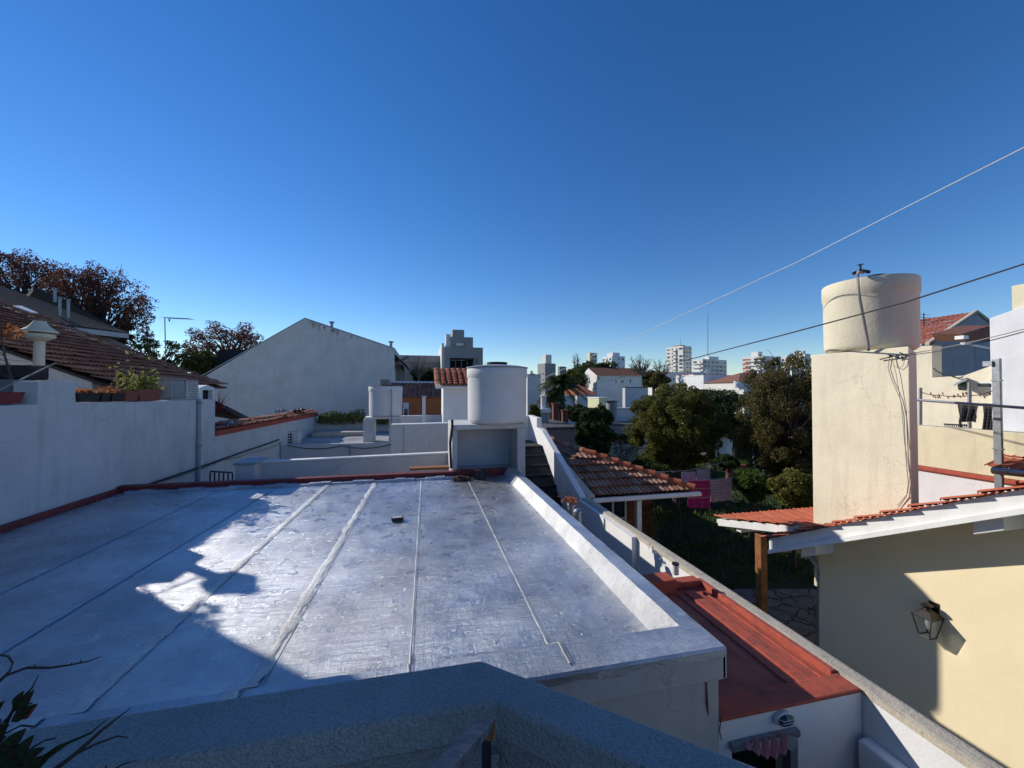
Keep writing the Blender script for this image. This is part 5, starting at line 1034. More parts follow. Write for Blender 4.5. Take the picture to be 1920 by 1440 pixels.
mb = MB(); tt = tile_mesh((8.92, g0.y+.1, g0.z+.03), (0, -1, 0), (1, 0, .4), 3, .8, .25, .35, .03, .04, wave='french'); t = thing('lower_tile_roof', (9.3, 2.6, g0.z), 'strip of red tiles above the galvanised gutter', 'roof'); tt.build('roof_tiles', M['tilered'], t)

# ================================================================== GARDEN, SHED, WASHING
SZ = -2.60; SY = oZ(1200, 931, SZ).y; SX1 = oZ(1300, 925, SZ).x; SX0 = 2.3
gs = thing('garden_shed', (4.4, 11, G), 'brick garden shed with hipped terracotta roof and white gutter', 'shed')
apx = (SX0+SX1)/2; apy = SY+1.75; apz = SZ+.05+.74; 
hx = SX1+.02; sd_ = lambda u, v: True
vv1 = Vector((0, apy-SY, apz-SZ-.05)); vl = vv1.length; W = SX1-SX0
tile_mesh((SX0, SY-.04, SZ+.05), (1, 0, 0), vv1, W, vl, .13, .34, .045, .055, keep=lambda u, v: (u > (v/vl)*(apx-SX0)-.05) and (u < W-(v/vl)*(SX1-apx)+.08) and u > .95, wave='barrel').build('front_tiles', M['tileshed'], gs)
vw = Vector((apx-SX0, 0, apz-SZ-.05)); vwl = vw.length
tile_mesh((SX0, SY+8, SZ+.05), (0, -1, 0), vw, 8, vwl, .2, .36, .045, .05, keep=lambda u, v: u < 8-(v/vwl)*(apy-SY)+.05 and v > .9, wave='barrel').build('side_tiles', M['tiledark'], gs)
ve = Vector((-(SX1-apx), 0, apz-SZ-.05)); tile_mesh((SX1, SY, SZ+.05), (0, 1, 0), ve, 8, ve.length, .2, .36, .045, .05, keep=lambda u, v: u > (v/ve.length)*(apy-SY)-.05, wave='barrel').build('side_tiles', M['tileshed'], gs)
mb = MB(); h0 = Vector((SX1+.02, SY-.05, SZ+.12)); h1 = Vector((apx, apy, apz+.08)); nh = 9
for i in range(nh):
    a_ = h0.lerp(h1, i/nh); b_ = h0.lerp(h1, (i+1.12)/nh); up_ = Vector((0, 0, .03)); mb.tube([a_+up_, b_], [.095, .075], 10)
mb.build('hip_tiles', M['ridge'], gs, True)
mb = MB()
for i in range(16): a_ = Vector((apx, apy+i*.38, apz+.09)); mb.tube([a_, a_+Vector((0, .42, -.02))], [.09, .08], 8)
mb.build('ridge_tiles', M['tiledark'], gs, True)
mb = MB(); gy = SY-.10
L = []
for (dy, dz) in ((.06, .05), (.0, .045), (-.045, .0), (-.04, -.04), (0, -.06), (.06, -.055)): L.append((dy, dz))
mb.ext([(3.3, gy+dy, SZ+dz) for dy, dz in L], (SX1+.15-3.3, 0, 0)); mb.build('gutter', M['whitewood'], gs)
mb = MB(); WYs = SY+.55; mb.box(3.3, 3.95, WYs, WYs+.2, G, SZ+.05); mb.box(5.15, 5.85, WYs, WYs+.2, G, SZ+.05); mb.box(3.95, 5.15, WYs, WYs+.2, G, -3.9); mb.box(5.65, 5.85, WYs+.2, WYs+6, G, SZ+.05); mb.build('wall', M['brick'], gs)
mb = MB(); mb.box(3.97, 5.13, WYs+.08, WYs+.1, -3.9, SZ+.0); wv = mb.build('window', M['glass'], gs); mb = MB()
for x_ in (3.99, 4.38, 4.75, 5.11): mb.box(x_-.025, x_+.025, WYs+.02, WYs+.07, -3.9, SZ)
for z_ in (-3.88, -3.3, SZ-.05): mb.box(3.97, 5.13, WYs+.03, WYs+.06, z_-.02, z_+.02)
mb.build('frame', M['plastic'], wv)
mb = MB(); q = oY(1197, 960, SY+.05); mb.box(q.x-.06, q.x+.06, SY+.0, SY+.12, G, SZ-.05); mb.build('post', M['whitewood'], gs)
mb = MB(); mb.box(3.3, SX1-.03, SY+.0, SY+8, SZ-.02, SZ+.03); mb.build('eave_board', M['woodold'], gs)
cr = thing('wall_creeper', oY(1222, 1010, SY+.4), 'tangled dry creeper on the shed corner', 'creeper'); q = np.array([tuple(oY(1222+random.gauss(0, 7), 960+random.uniform(-15, 90), SY+.4+random.uniform(-.1, .1))) for _ in range(700)]); mesh_quads('foliage', leaf_quads(q, 1, .07, 700), M['leafbrown'], cr)
# clothesline with washing
YT = 12.2
cable('clothesline', [oY(1196, 884, YT+.5), oY(1290, 882, YT+.5), oY(1365, 864, YT+.5)], .008, M['cable'], 'rear garden clothesline stretched from the shed', 'line', .02, 8)
cable('clothesline', [oY(1285, 902, YT), oY(1372, 896, YT), oY(1400, 880, YT)], .008, M['cable'], 'front garden clothesline holding the magenta towel', 'line', 0, 8)
TG = 'washing on the garden clotheslines'
hang('towel', 'magenta towel with pale stripes on the garden clothesline', ((1290, 901), (1331, 901)), 52, YT, 'magenta', .03, 'towel', TG, plane='Y')
mb = MB()
for k_ in (.30, .62): A_ = oY(1291, 901+52*k_, YT-.03); B_ = oY(1331, 901+52*k_-1, YT-.03); mb.obox((A_+B_)/2-Vector((0, .012, 0)), (B_-A_)/2, (0, .002, 0), (0, 0, .012))
o_ = mb.build('stripe', M['pink'], bpy.data.objects['towel'])
hang('towel', 'pale pink towel beside the magenta one', ((1333, 900), (1371, 896)), 42, YT, 'pinkpale', .03, 'towel', TG, plane='Y')
for (a_, b_, tp_, dr_, mt, lb) in ((1199, 1221, 884, 18, 'lilac', 'lilac cloth at the left end of the rear line'), (1222, 1247, 885, 18, 'pinkpale', 'dull pink cloth second from left on the rear line'), (1249, 1277, 886, 20, 'greencloth', 'dark green cloth in the middle of the rear line'), (1278, 1304, 885, 22, 'lilac', 'pale blue cloth right of the dark green one'), (1306, 1331, 880, 24, 'lilac', 'lilac garment with dark neck opening on the rear line')):
    hang('laundry', lb, ((a_, tp_), (b_, tp_-1)), dr_, YT+.5, mt, .03, 'laundry', TG, plane='Y')

# ================================================================== MID-DISTANCE HOUSES
def pz(px_, py_, Y): return oY(px_, py_, Y)
def house(name, label, px0, px1, py_eave, Y, dep, wall, roof=None, py_ridge=None, style='gx', wins=(), cat='house', over=.25, fine=False):
    """box house on the world axes; style gx: ridge along X, hip: pyramid-like, flat"""
    A_ = pz(px0, py_eave, Y); B_ = pz(px1, py_eave, Y); x0, x1, z = A_.x, B_.x, A_.z; t = thing(name, ((x0+x1)/2, Y+dep/2, G), label, cat); mb = MB()
    if style == 'gx':
        rz_ = pz((px0+px1)/2, py_ridge, Y+dep/2).z; mb.px([(Y, G), (Y, z), (Y+dep/2, rz_), (Y+dep, z), (Y+dep, G)], x0, x1); mb.build('wall', M[wall], t)
        v1 = Vector((0, dep/2+over, (rz_-z)*(dep/2+over)/(dep/2))); tw_ = .5
        for sgn in (1, -1):
            y0_ = Y-over if sgn == 1 else Y+dep+over; p0_ = Vector((x0-.1, y0_, z-(rz_-z)*over/(dep/2)+.05)); vv = Vector((0, sgn*v1.y, v1.z)); tile_mesh(p0_, (1, 0, 0), vv, x1-x0+.2, vv.length, .45, .4, .05, .04, wave='barrel').build('roof', M[roof], t)
    elif style == 'hip':
        rz_ = pz((px0+px1)/2, py_ridge, Y+dep/2).z; mb.box(x0, x1, Y, Y+dep, G, z); mb.build('wall', M[wall], t); mb = MB(); k_ = min(dep/2, (x1-x0)/2)
        v = [(x0-over, Y-over, z+.02), (x1+over, Y-over, z+.02), (x1+over, Y+dep+over, z+.02), (x0-over, Y+dep+over, z+.02), (x0+k_, Y+dep/2, rz_), (x1-k_+.01, Y+dep/2, rz_)]; mb.add(v, [(0, 1, 5, 4), (1, 2, 5), (2, 3, 4, 5), (3, 0, 4), (3, 2, 1, 0)]); mb.build('roof', M[roof], t)
    else:
        mb.box(x0, x1, Y, Y+dep, G, z); mb.build('wall', M[wall], t); mb = MB(); mb.box(x0-.05, x1+.05, Y-.05, Y+dep+.05, z+.004, z+.12)
        mb.build('roof', M[roof or wall], t)
    for (a_, b_, t0_, t1_) in wins:
        P0 = pz(a_, t0_, Y); P1 = pz(b_, t1_, Y); mb = MB(); mb.box(P0.x, P1.x, Y-.03, Y-.004, P1.z, P0.z); mb.build('window', M['glass'], t)
    return t
house('long_house', 'tall white house with long brown roof and four small windows', 1119, 1203, 704, 62, 7, 'farwhite', 'brownroof', 691, 'gx', ((1121, 1124, 707, 712), (1154, 1155.8, 712, 719), (1165, 1169, 713, 718), (1181, 1183, 711, 719)))
house('red_roof_house', 'low grey house with orange hipped roof before the tall white house', 1082, 1118, 740, 50, 6, 'greywall', 'tilered', 721, 'hip')
house('side_annex', 'white annex with dark roof right of the tall white house', 1172, 1215, 727, 55, .8, 'greywall', 'woodold', 720, 'flat')
house('tank_block_house', 'low white house behind the concrete tank', 1125, 1200, 768, 36, 1.5, 'greywall', 'terrace', 720, 'flat')
house('lime_house', 'small pale green walled house', 1123, 1142, 747, 40, 3, 'yellowwall', 'farwhite', 720, 'flat')
house('long_low_house', 'long low white house under the pale towers', 1236, 1320, 698, 88, 10, 'farwhite', 'farwhite', 720, 'flat', ((1247, 1249, 708, 713), (1262, 1264, 709, 714)))
house('red_band_house', 'white house with red band right of the long low house', 1300, 1334, 702, 74, 6, 'farwhite', 'red', 720, 'flat')
house('grey_white_house', 'grey white walled house with a curved parapet', 1319, 1390, 704, 70, 8, 'white', 'white', 720, 'flat', ((1345, 1347, 716, 720),))
house('brown_roof_house', 'house with brown tiled roof partly hidden by the right tree', 1385, 1520, 717, 60, 9, 'farwhite', 'brownroof', 700, 'hip')
house('far_left_house', 'narrow grey house behind the big tank', 989, 1014, 703, 60, 8, 'greywall', 'oldconc', 720, 'flat')
house('mid_grey_house', 'pale house with stained side under the palm', 1042, 1078, 745, 34, 5, 'greywall', 'terrace', 720, 'flat')
house('bitumen_roof_house', 'low building with dark bitumen roof behind the shed', 1026, 1092, 806, 17.5, 7.0, 'oldconc', 'darkroof', 770, 'flat')
house('yard_house', 'blue white garden house with open dark porch in the yard', 1330, 1400, 806, 24, 5, 'white', 'farwhite', 720, 'flat', ((1375, 1399, 822, 868),))
house('ochre_wall_house', 'low ochre stained building with flat grey roof', 1322, 1412, 786, 30, 4, 'orange', 'oldconc', 720, 'flat')
house('hedge_house', 'white building glimpsed between the garden trees', 1395, 1440, 732, 46, 6, 'farwhite', 'farwhite', 720, 'flat')
house('patio_house', 'white pillar fronted house behind the right tree', 1432, 1500, 826, 19, .8, 'farwhite', 'oldconc', 720, 'flat', ((1452, 1500, 832, 880),))
house('low_outbuilding', 'low grey outbuilding with red coping beyond the ivy wall', 1080, 1330, 800, 33, 6, 'oldconc', 'darkroof', 720, 'flat')
iv = simplewall('ivy_wall', 'sunlit white wall laced with dry ivy between the garden trees', oY(1138, 820, 21).x, oY(1215, 820, 21).x, 21, 21.3, G, oY(1160, 815, 21).z, 'farwhite')
q = []
for _ in range(2600):
    px_ = random.uniform(1138, 1200); py_ = 813+abs(random.gauss(0, 12)); 
    if random.random() < .35: py_ = random.uniform(838, 870)
    q.append(tuple(oY(px_, py_, 20.9+random.uniform(-.1, .1))))
ivp = thing('ivy', oY(1165, 850, 20.9), 'dry brown ivy strands over the sunlit garden wall', 'ivy'); mesh_quads('foliage', leaf_quads(np.array(q), 1, .10, len(q)), M['leafbrown'], ivp)
simplewall('brick_yard_wall', 'low brown brick wall behind the washing', oY(1366, 880, 16.5).x, oY(1412, 880, 16.5).x, 16.5, 16.7, G, oY(1380, 873, 16.5).z, 'brick')
# concrete tank on the low white house, flues, chimneys
def flue(name, label, px_, p0, p1, Y, r, mat, cap=True, cat='flue', group=None, capmat='iron'):
    a_ = oY(px_, p1, Y); b_ = oY(px_, p0, Y); t = thing(name, a_, label, cat, group); mb = MB(); mb.lathe((a_.x, a_.y, 0), [(r, a_.z), (r, b_.z-.05)], 20); mb.build('shaft', M[mat], t, True)
    if cap: mb = MB(); mb.lathe((a_.x, a_.y, 0), [(r*1.35, b_.z-.045), (r*1.35, b_.z), (r*.5, b_.z+.04)], 20); mb.build('cap', M[capmat], t, True)
flue('concrete_tank', 'round grey concrete tank with a dark box on top', 1147, 752, 790, 28, .42, 'greyconc', True, 'water tank')
flue('garden_flue', 'shorter left flue on the yard house roof', 1370, 781, 806, 23.9, .07, 'galv'); flue('garden_flue', 'taller right flue on the yard house roof', 1374.5, 772, 806, 24.2, .08, 'galv')
flue('small_tank', 'small white roof tank near the satellite dish', 1381, 714, 727, 58, .45, 'farwhite', False, 'water tank')
flue('ornate_chimney', 'ornate white chimney with square hood beyond the stairs', 1019, 742, 772, 20, .14, 'farwhite', True, 'chimney', capmat='farwhite')
p = oY(1019, 772, 20); oc = bpy.data.objects['ornate_chimney']; mb = MB(); mb.box(p.x-.22, p.x+.22, p.y-.22, p.y+.22, G, oY(1019, 770, 20).z-.1); mb.build('base', M['greyconc'], oc); mb = MB(); mb.box(p.x-.32, p.x+.32, p.y-.32, p.y+.32, oY(1019, 770, 20).z-.097, oY(1019, 766, 20).z); mb.build('hood', M['farwhite'], oc, False, .02)
for (px_, t_, lb) in ((1041, 758, 'tall brick chimney stack on the dark roof'), (1059, 771, 'short brick chimney stack on the dark roof')):
    a_ = oY(px_, t_, 22); t = thing('brick_chimney', (a_.x, 22, G), lb, 'chimney', 'brick stacks on the dark roof'); mb = MB(); mb.box(a_.x-.16, a_.x+.16, 21.85, 22.15, G, a_.z); mb.build('stack', M['brick'], t); mb = MB(); mb.box(a_.x-.2, a_.x+.2, 21.8, 22.2, a_.z+.003, a_.z+.07); mb.build('cap', M['brick'], t)
def dish(label, px_, py_, Y, r):
    c = oY(px_, py_, Y); t = thing('satellite_dish', c-Vector((0, 0, r)), label, 'satellite dish', 'satellite dishes on the far roofs'); nrm = Vector((-.5, -.75, .35)).normalized(); u_ = nrm.cross(Vector((0, 0, 1))).normalized(); v_ = u_.cross(nrm); mb = MB(); vs_ = [c-nrm*r*.2]; n_ = 20
    for k_ in (.5, 1): vs_ += [c+(u_*math.cos(2*math.pi*i/n_)+v_*math.sin(2*math.pi*i/n_))*r*k_-nrm*r*.2*(1-k_*k_) for i in range(n_)]
    mb.add(vs_, [(0, 1+i, 1+(i+1) % n_) for i in range(n_)]+[(1+i, 1+n_+i, 1+n_+(i+1) % n_, 1+(i+1) % n_) for i in range(n_)]); o_ = mb.build('dish', M['farwhite'], t, True); o_.modifiers.new('th', 'SOLIDIFY').thickness = .03
    mb = MB(); mb.tube([c-nrm*r*.2, c-Vector((0, 0, r*1.6))-nrm*.2], .04, 6); mb.build('mount', M['alu'], t)
dish('satellite dish beside the small white roof tank', 1386, 722, 57, .55); dish('satellite dish on the red banded white house', 1326, 697, 72, .5)

# ================================================================== SKYLINE TOWERS
def tower(label, pl, pc, pr_, pt, D, wl, wr_, rows, cl, crr, nl=-116, cat='apartment tower', bal=None, top=None, band=None, winmat='glass', h_extra=None):
    """two-faced block: corner at column pc, sunlit face runs to pl, shaded face to pr_"""
    u = lambda p: math.degrees(math.atan((p-960)/FPX))+YAW     # world azimuth of a column
    dirv = lambda az: Vector((math.sin(R(az)), math.cos(R(az)), 0))
    C = oD(pc, 732, D); C = Vector((C.x, C.y, 0)); nW = nl+YAW; dl = dirv(nW+90); drr = dirv(nW+180)
    def hit(px_, dv):   # point C + s*dv on the column px_
        r_ = dirv(u(px_)); den = dv.x*r_.y-dv.y*r_.x; s = -(C.x*r_.y-C.y*r_.x)/den; return C+dv*s
    Lp = hit(pl, dl); Rp = hit(pr_, drr); Bp = Lp+(Rp-C); zt_ = oD(pc, pt, D).z
    t = thing('apartment_tower', (C.x, C.y, G), label, cat, 'apartment towers on the skyline'); mb = MB(); mb.pz([(Lp.x, Lp.y), (C.x, C.y), (Rp.x, Rp.y), (Bp.x, Bp.y)], G, zt_); mb.build('wall', M[wl], t)
    H = zt_-G; fh = 2.9; nfl = rows
    for (P0, P1, nc, out) in ((Lp, C, cl, dirv(nW)), (C, Rp, crr, dirv(nW+270-360) if False else -dl)):
        dv = (P1-P0); Ln = dv.length; dvn = dv.normalized()
        for r_ in range(nfl):
            z_ = zt_-1.0-r_*fh-1.3
            for k_ in range(nc):
                if random.random() < .18: continue
                ww_ = [.34, .16, .26, .38][k_ % 4]; c_ = P0+dv*((k_+.5)/nc)+out*.03; mb = MB(); mb.obox(Vector((c_.x, c_.y, z_+.2)), dvn*(Ln/nc*ww_), out*.03, Vector((0, 0, random.choice([.45, .7, .8])))); mb.build('window', M[random.choice([winmat, winmat, 'blind'])], t)
            if bal and ('L' in bal and P0 is Lp or 'R' in bal and P0 is C):
                fr_ = .42 if bal != 'LR' or P0 is C else .13; mb = MB(); c_ = P0+dv*.5+out*.55; mb.obox(Vector((c_.x, c_.y, z_-.75)), dvn*(Ln*fr_), out*.5, Vector((0, 0, .42))); mb.build('balcony', M[wl], t)
        if band and P0 is Lp:
            for r_ in range(nfl):
                z_ = zt_-1.0-r_*fh-1.3; mb = MB(); c_ = P0+dv*.16+out*.02; mb.obox(Vector((c_.x, c_.y, z_)), dvn*(Ln*.155), out*.06, Vector((0, 0, 1.0))); mb.build('spandrel', M[band], t)
    for (a_, b_, h0, mt) in (top or []):
        q0_ = Lp.lerp(C, a_)if a_ >= 0 else C.lerp(Rp, -a_); zz = oD(pc, h0, D).z; ctr = (Lp+Rp)/2; e0 = (Rp-C)*.5*b_; e1 = (Lp-C)*.5*b_; base = C.lerp(Bp, .5)+(Lp-C)*(a_-.5)*-1
        mb = MB(); mb.obox(Vector((base.x, base.y, (zt_+zz)/2)), e0, e1, Vector((0, 0, (zz-zt_)/2))); mb.build('roof_tank_house', M[mt], t)
    return t
tower('tall white tower with stacked balconies, tallest on the skyline', 1250, 1281, 1297, 648, 300, 'farwhite', 'greyconc', 8, 4, 3, bal='LR', top=[(.5, .5, 645, 'greyconc')])
tower('broad grey and cream block just right of the tallest tower', 1299, 1318, 1363, 673, 280, 'farwhite', 'greyconc', 5, 2, 6, bal='L', top=[(.7, .4, 667, 'farwhite')])
tower('red and white striped block with white rooftop box', 1393, 1431, 1454, 667, 260, 'farwhite', 'greyconc', 6, 4, 0, bal='L', band='redtower', top=[(.4, .35, 657, 'farwhite')])
tower('dark grey block with white penthouse left of the palm', 1008, 1022, 1042, 681, 190, 'greyconc', 'greyconc', 4, 2, 2, top=[(.5, .55, 664, 'farwhite')])
tower('small dark square block above the green tree mound', 1100, 1106, 1120, 661, 240, 'creamold', 'oldconc', 2, 0, 1)
tower('white and blue grey block with upper setback', 1129, 1148, 1172, 667, 260, 'white', 'greyblock', 5, 3, 3, top=[(.5, .55, 660, 'farwhite')])
tower('little dark block between palm and tree mound', 1046, 1050, 1062, 687, 220, 'oldconc', 'oldconc', 2, 0, 1)
tower('slim white block at the left end behind the big tank', 988, 994, 1003, 700, 180, 'farwhite', 'greyconc', 2, 1, 1, top=[(.5, .5, 695, 'farwhite')])
tower('small white tower rising out of the right tree', 1465, 1478, 1482, 668, 230, 'farwhite', 'greyconc', 3, 2, 0)
tower('bright white low tower with boxy top above the right tree', 1485, 1510, 1520, 663, 250, 'farwhite', 'greyconc', 4, 3, 1, top=[(.5, .5, 657, 'farwhite')])
tower('grey block hidden between striped block and white tower', 1453, 1457, 1466, 668, 280, 'greyblock', 'greyblock', 3, 1, 1)
a_ = oD(1327, 676, 290); b_ = oD(1327, 588, 290); m_ = thing('radio_mast', (a_.x, a_.y, G), 'very thin tall radio mast between the skyline towers', 'mast'); mb = MB(); mb.tube([(a_.x, a_.y, G), b_], [.35, .18], 6); mb.build('lattice', M['mast'], m_)
for (px_, t_, d_) in ((1276, 634, 300),):
    a_ = oD(px_, 650, d_); b_ = oD(px_, t_, d_); mb = MB(); mb.tube([a_, b_], [.15, .1], 5); tag(mb.build('rooftop_aerial', M['mast'], None), 'thin aerial on top of the tallest white tower', 'aerial')

# ================================================================== TREES
def ptree(name, label, px_, py_, rx, ry, D, leaf, blobs, per, lsize, r0=.15, base=None, depth=None, **k):
    c = oD(px_, py_, D); s = D/FPX; b = Vector((c.x, c.y, G)) if base is None else base
    return tree(name, label, 'tree' if 'shrub' not in name and 'bush' not in name else 'bush', c, (rx*s, (depth or rx)*s, ry*s), b, leaf, blobs, per, lsize, r0, **k)
D1 = 34
ptree('plane_tree', 'tall russet plane tree behind the dark corrugated roof', 185, 590, 92, 98, D1, 'leafred', 260, 78, .19, .35, bark='bark', bsize=.15, nl=120, shell=.9, twigs=120, extra=[(oD(250, 640, D1), (2.0, 2.0, 2.2), 14)])
ptree('plane_tree', 'russet plane tree cut by the left edge of the photo', 40, 545, 98, 78, 38, 'leafred', 240, 82, .2, .35, bark='bark', bsize=.16, nl=100, shell=.9, twigs=80)
ptree('plane_tree', 'rounded russet tree left of the gable wall', 430, 658, 78, 56, 40, 'leafred', 200, 74, .19, .3, bsize=.17, nl=80, shell=.92, twigs=60)
ptree('evergreen_tree', 'green tree between antenna and russet tree', 375, 682, 40, 36, 30, 'leafolive', 60, 70, .2, .2, bsize=.22, nl=30, twigs=30)
ptree('evergreen_tree', 'loose green tree top behind the brown tiled roof', 300, 668, 56, 36, 30, 'leafolive', 70, 40, .18, .2, bsize=.16, nl=50, twigs=60, shell=.95)
ptree('garden_tree', 'large rounded olive green tree in the middle of the garden', 1266, 796, 90, 82, 15.8, 'leafolive', 330, 230, .08, .16, bsize=.14, nl=90, shell=.95, twigs=50)
ptree('garden_tree', 'dark green tree right behind the rounded garden tree', 1335, 778, 62, 52, 24, 'leafdark', 80, 200, .15, .2, bsize=.24, nl=20)
ptree('garden_tree', 'tall brownish green tree beside the cream pillar', 1472, 790, 92, 128, 13.5, 'leafbrown', 380, 210, .068, .14, bsize=.12, nl=120, shell=.97, twigs=120, extra=[(oD(1555, 700, 15), (.9, .9, .9), 16)])
ptree('oleander_bush', 'dark oleander bush with pointed leaves behind the shed', 1115, 812, 46, 66, 13.5, 'leafdark', 130, 80, .17, .10, bsize=.15, nl=50, twigs=50)
ptree('round_bush', 'bright green rounded bush beside the washing', 1412, 908, 38, 34, 11.5, 'leafbright', 70, 260, .075, .06, bsize=.3, nl=12)
ptree('round_bush', 'dim green bush between the bright bush and the pillar', 1488, 915, 48, 45, 10.5, 'leafolive', 70, 240, .08, .06, bsize=.3, nl=12)
ptree('evergreen_tree', 'dark leafy tree filling the gap right of the rounded garden tree', 1375, 800, 42, 30, 27, 'leafdark', 80, 160, .15, .15, bsize=.22, nl=16)
ptree('evergreen_tree', 'low dark tree before the pale houses left of the oleander', 1085, 775, 34, 22, 24, 'leafdark', 60, 120, .15, .12, bsize=.24, nl=12)
ptree('round_bush', 'small dark bush at the foot of the yard house', 1365, 866, 26, 16, 18, 'leafdark', 40, 140, .1, .06, bsize=.3, nl=8)
ptree('round_bush', 'dark low bush under the garden tree', 1235, 872, 60, 26, 17.5, 'leafdark', 60, 200, .11, .08, bsize=.3, nl=12)
ptree('evergreen_tree', 'broad dark green tree mound on the skyline', 1115, 705, 62, 34, 75, 'leafdark', 90, 220, .55, .5, bsize=.28, nl=12)
ptree('evergreen_tree', 'olive tree crown left of the broad mound', 1075, 712, 22, 22, 68, 'leafolive', 40, 180, .45, .4, bsize=.3, nl=8)
ptree('evergreen_tree', 'dim olive tree row top behind the bare tree', 1225, 712, 40, 20, 85, 'leafbrown', 50, 150, .55, .4, bsize=.28, nl=8)
ptree('evergreen_tree', 'dark tree in front of the long grey wall', 800, 708, 34, 22, 32, 'leafdark', 60, 150, .2, .2, bsize=.25, nl=16, twigs=40)
ptree('round_bush', 'small bush beside the stairs head', 1003, 775, 14, 20, 16, 'leafolive', 30, 120, .11, .05, bsize=.32, nl=8)
ptree('round_bush', 'shaded leafy bush behind the pillar above the red tiles', 1745, 905, 24, 26, 7.8, 'leafdark', 40, 160, .06, .04, bsize=.3, nl=14, twigs=16)
ptree('evergreen_tree', 'dark tree behind the long low white house', 1330, 750, 75, 26, 40, 'leafdark', 60, 160, .25, .25, bsize=.3, nl=8)
# bare tree
def bare(label, px_, py_, rx, ry, D, r0=.2, n=60):
    c = oD(px_, py_, D); s = D/FPX; base = Vector((c.x, c.y, G)); t = thing('bare_tree', base, label, 'tree'); mb = MB(); fork = c-Vector((0, 0, ry*s*.8)); mb.tube([base, fork], [r0, r0*.7], 6); mb.build('trunk', M['barkpale'], t, True); mb = MB()
    for i in range(n):
        a = random.uniform(0, 6.28); e = c+Vector((math.cos(a)*rx*s*random.uniform(.3, 1), math.sin(a)*rx*s*.6, random.uniform(-.3, 1)*ry*s)); m1 = fork.lerp(e, .45)+Vector((random.uniform(-1, 1), 0, random.uniform(.2, 1)))*s*4; mb.tube([fork, m1, e], [r0*.3, r0*.16, r0*.04], 4)
        for k_ in range(5): q = m1.lerp(e, random.uniform(.2, 1)); mb.tube([q, q+Vector((random.uniform(-1, 1), random.uniform(-1, 1), random.uniform(-.2, 1)))*s*6], [r0*.08, r0*.03], 3)
    mb.build('branches', M['barkpale'], t)
bare('bare leafless tree right of the green mound', 1200, 690, 24, 24, 70, .5, 60); bare('thin leafless tree before the tallest tower', 1240, 695, 20, 22, 90, .5, 40); bare('bare shrubby tree before the long grey wall', 785, 690, 26, 26, 30, .12, 50)
bare('dead conifer tip above the green mound', 1080, 680, 6, 18, 80, .35, 20)
# palm
def palm(label, px_, py_, D, r, n=46):
    c = oD(px_, py_, D); t = thing('palm_tree', (c.x, c.y, G), label, 'palm'); mb = MB(); mb.tube([(c.x, c.y, G), c-Vector((0, 0, .1))], [.28, .24], 10); mb.build('trunk', M['bark'], t, True); mb = MB()
    for i in range(n):
        a = random.uniform(0, 6.28); el = random.uniform(-.5, 1.4); L_ = r*random.uniform(.75, 1.1); P = []; d_ = Vector((math.cos(a)*math.cos(el), math.sin(a)*math.cos(el), math.sin(el)))
        for k_ in range(8): s = k_/7; P.append(c+d_*L_*s+Vector((0, 0, -1))*L_*.55*s*s)
        for k_ in range(7):
            dd = (P[k_+1]-P[k_]).normalized(); sd = dd.cross(Vector((0, 0, 1))).normalized()
            for m in range(5):
                q = P[k_].lerp(P[k_+1], m/5); l = L_*.28*(1-.6*abs(k_/7-.4))
                for sg in (-1, 1): tip = q+sd*sg*l*.8+dd*l*.5-Vector((0, 0, l*.45)); mb.add([q-dd*.03, q+dd*.03, tip], [(0, 1, 2)])
    mb.build('crown', M['palm'], t)
palm('tall date palm beyond the stairs', 1052, 722, 27, 1.75, 60); palm('lower palm crown beside the tall palm', 1035, 745, 26, 1.1, 30)
for o_ in [o for o in bpy.data.objects if o.name.startswith('palm_tree')]: pass

# hanging plants / dark area behind coping on the left
rd_ = thing('red_shrub', oX(414, 770, -6.2), 'spiky red leaved plant by the gable wall foot', 'plant'); mb = MB(); c = oX(410, 745, -6.0)
for i in range(26): a = random.uniform(0, 6.28); mb.tube([c-Vector((0, 0, .4)), c+Vector((math.cos(a)*.25, math.sin(a)*.4, random.uniform(-.3, .45)))], [.012, .003], 3)
M['redleaf'] = simple('red_leaf', (.25, .02, .02), .6); mb.build('leaves', M['redleaf'], rd_)
a = oX(404, 778, -6.6); b = oX(470, 790, -6.6); ss = thing('dark_lean_roof', (-7.2, 15, G), 'dark sloping shed roof behind the tile coping', 'roof'); mb = MB(); mb.ext([oX(407, 752, -6.0), oX(470, 784, -6.0), oX(470, 792, -6.0), oX(407, 760, -6.0)], (-3, 0, .6)); mb.build('sheet', M['slateblack'], ss); mb = MB(); mb.box(-7.5, -6.0, oX(407, 760, -6.0).y, oX(470, 790, -6.0).y, G, oX(470, 792, -6.0).z-.02); mb.build('wall', M['oldconc'], ss)

# ================================================================== OVERHEAD CABLES
cable('overhead_cable', [oD(1990, 241, 3.2), oD(1500, 489, 6.0), oD(1170, 641, 12), oD(1010, 713, 26)], (.0045, .009), M['cable'], 'pale overhead cable rising steeply to the upper right', 'cable', 0, 10)
cable('overhead_cable', [oD(1990, 476, 3.0), oD(1920, 495, 3.2), oD(1700, 566, 4.3), oD(1480, 625, 6.5), oD(1330, 664, 11), oD(1130, 716, 26)], (.005, .014), M['cabledark'], 'dark overhead cable crossing in front of the cream tank', 'cable', 0, 8)
cable('service_wire', [oX(1700, 664, PXL-.04), oD(1920, 617, 4.0), oD(1990, 602, 3.6)], .005, M['cablegrey'], 'upper pale service wire from the pillar bracket', 'wire', .02, 10)
cable('service_wire', [oX(1702, 666, PXL-.04), oD(1920, 622, 3.9), oD(1990, 609, 3.5)], .005, M['cabledark'], 'lower dark service wire from the pillar bracket', 'wire', .03, 10)
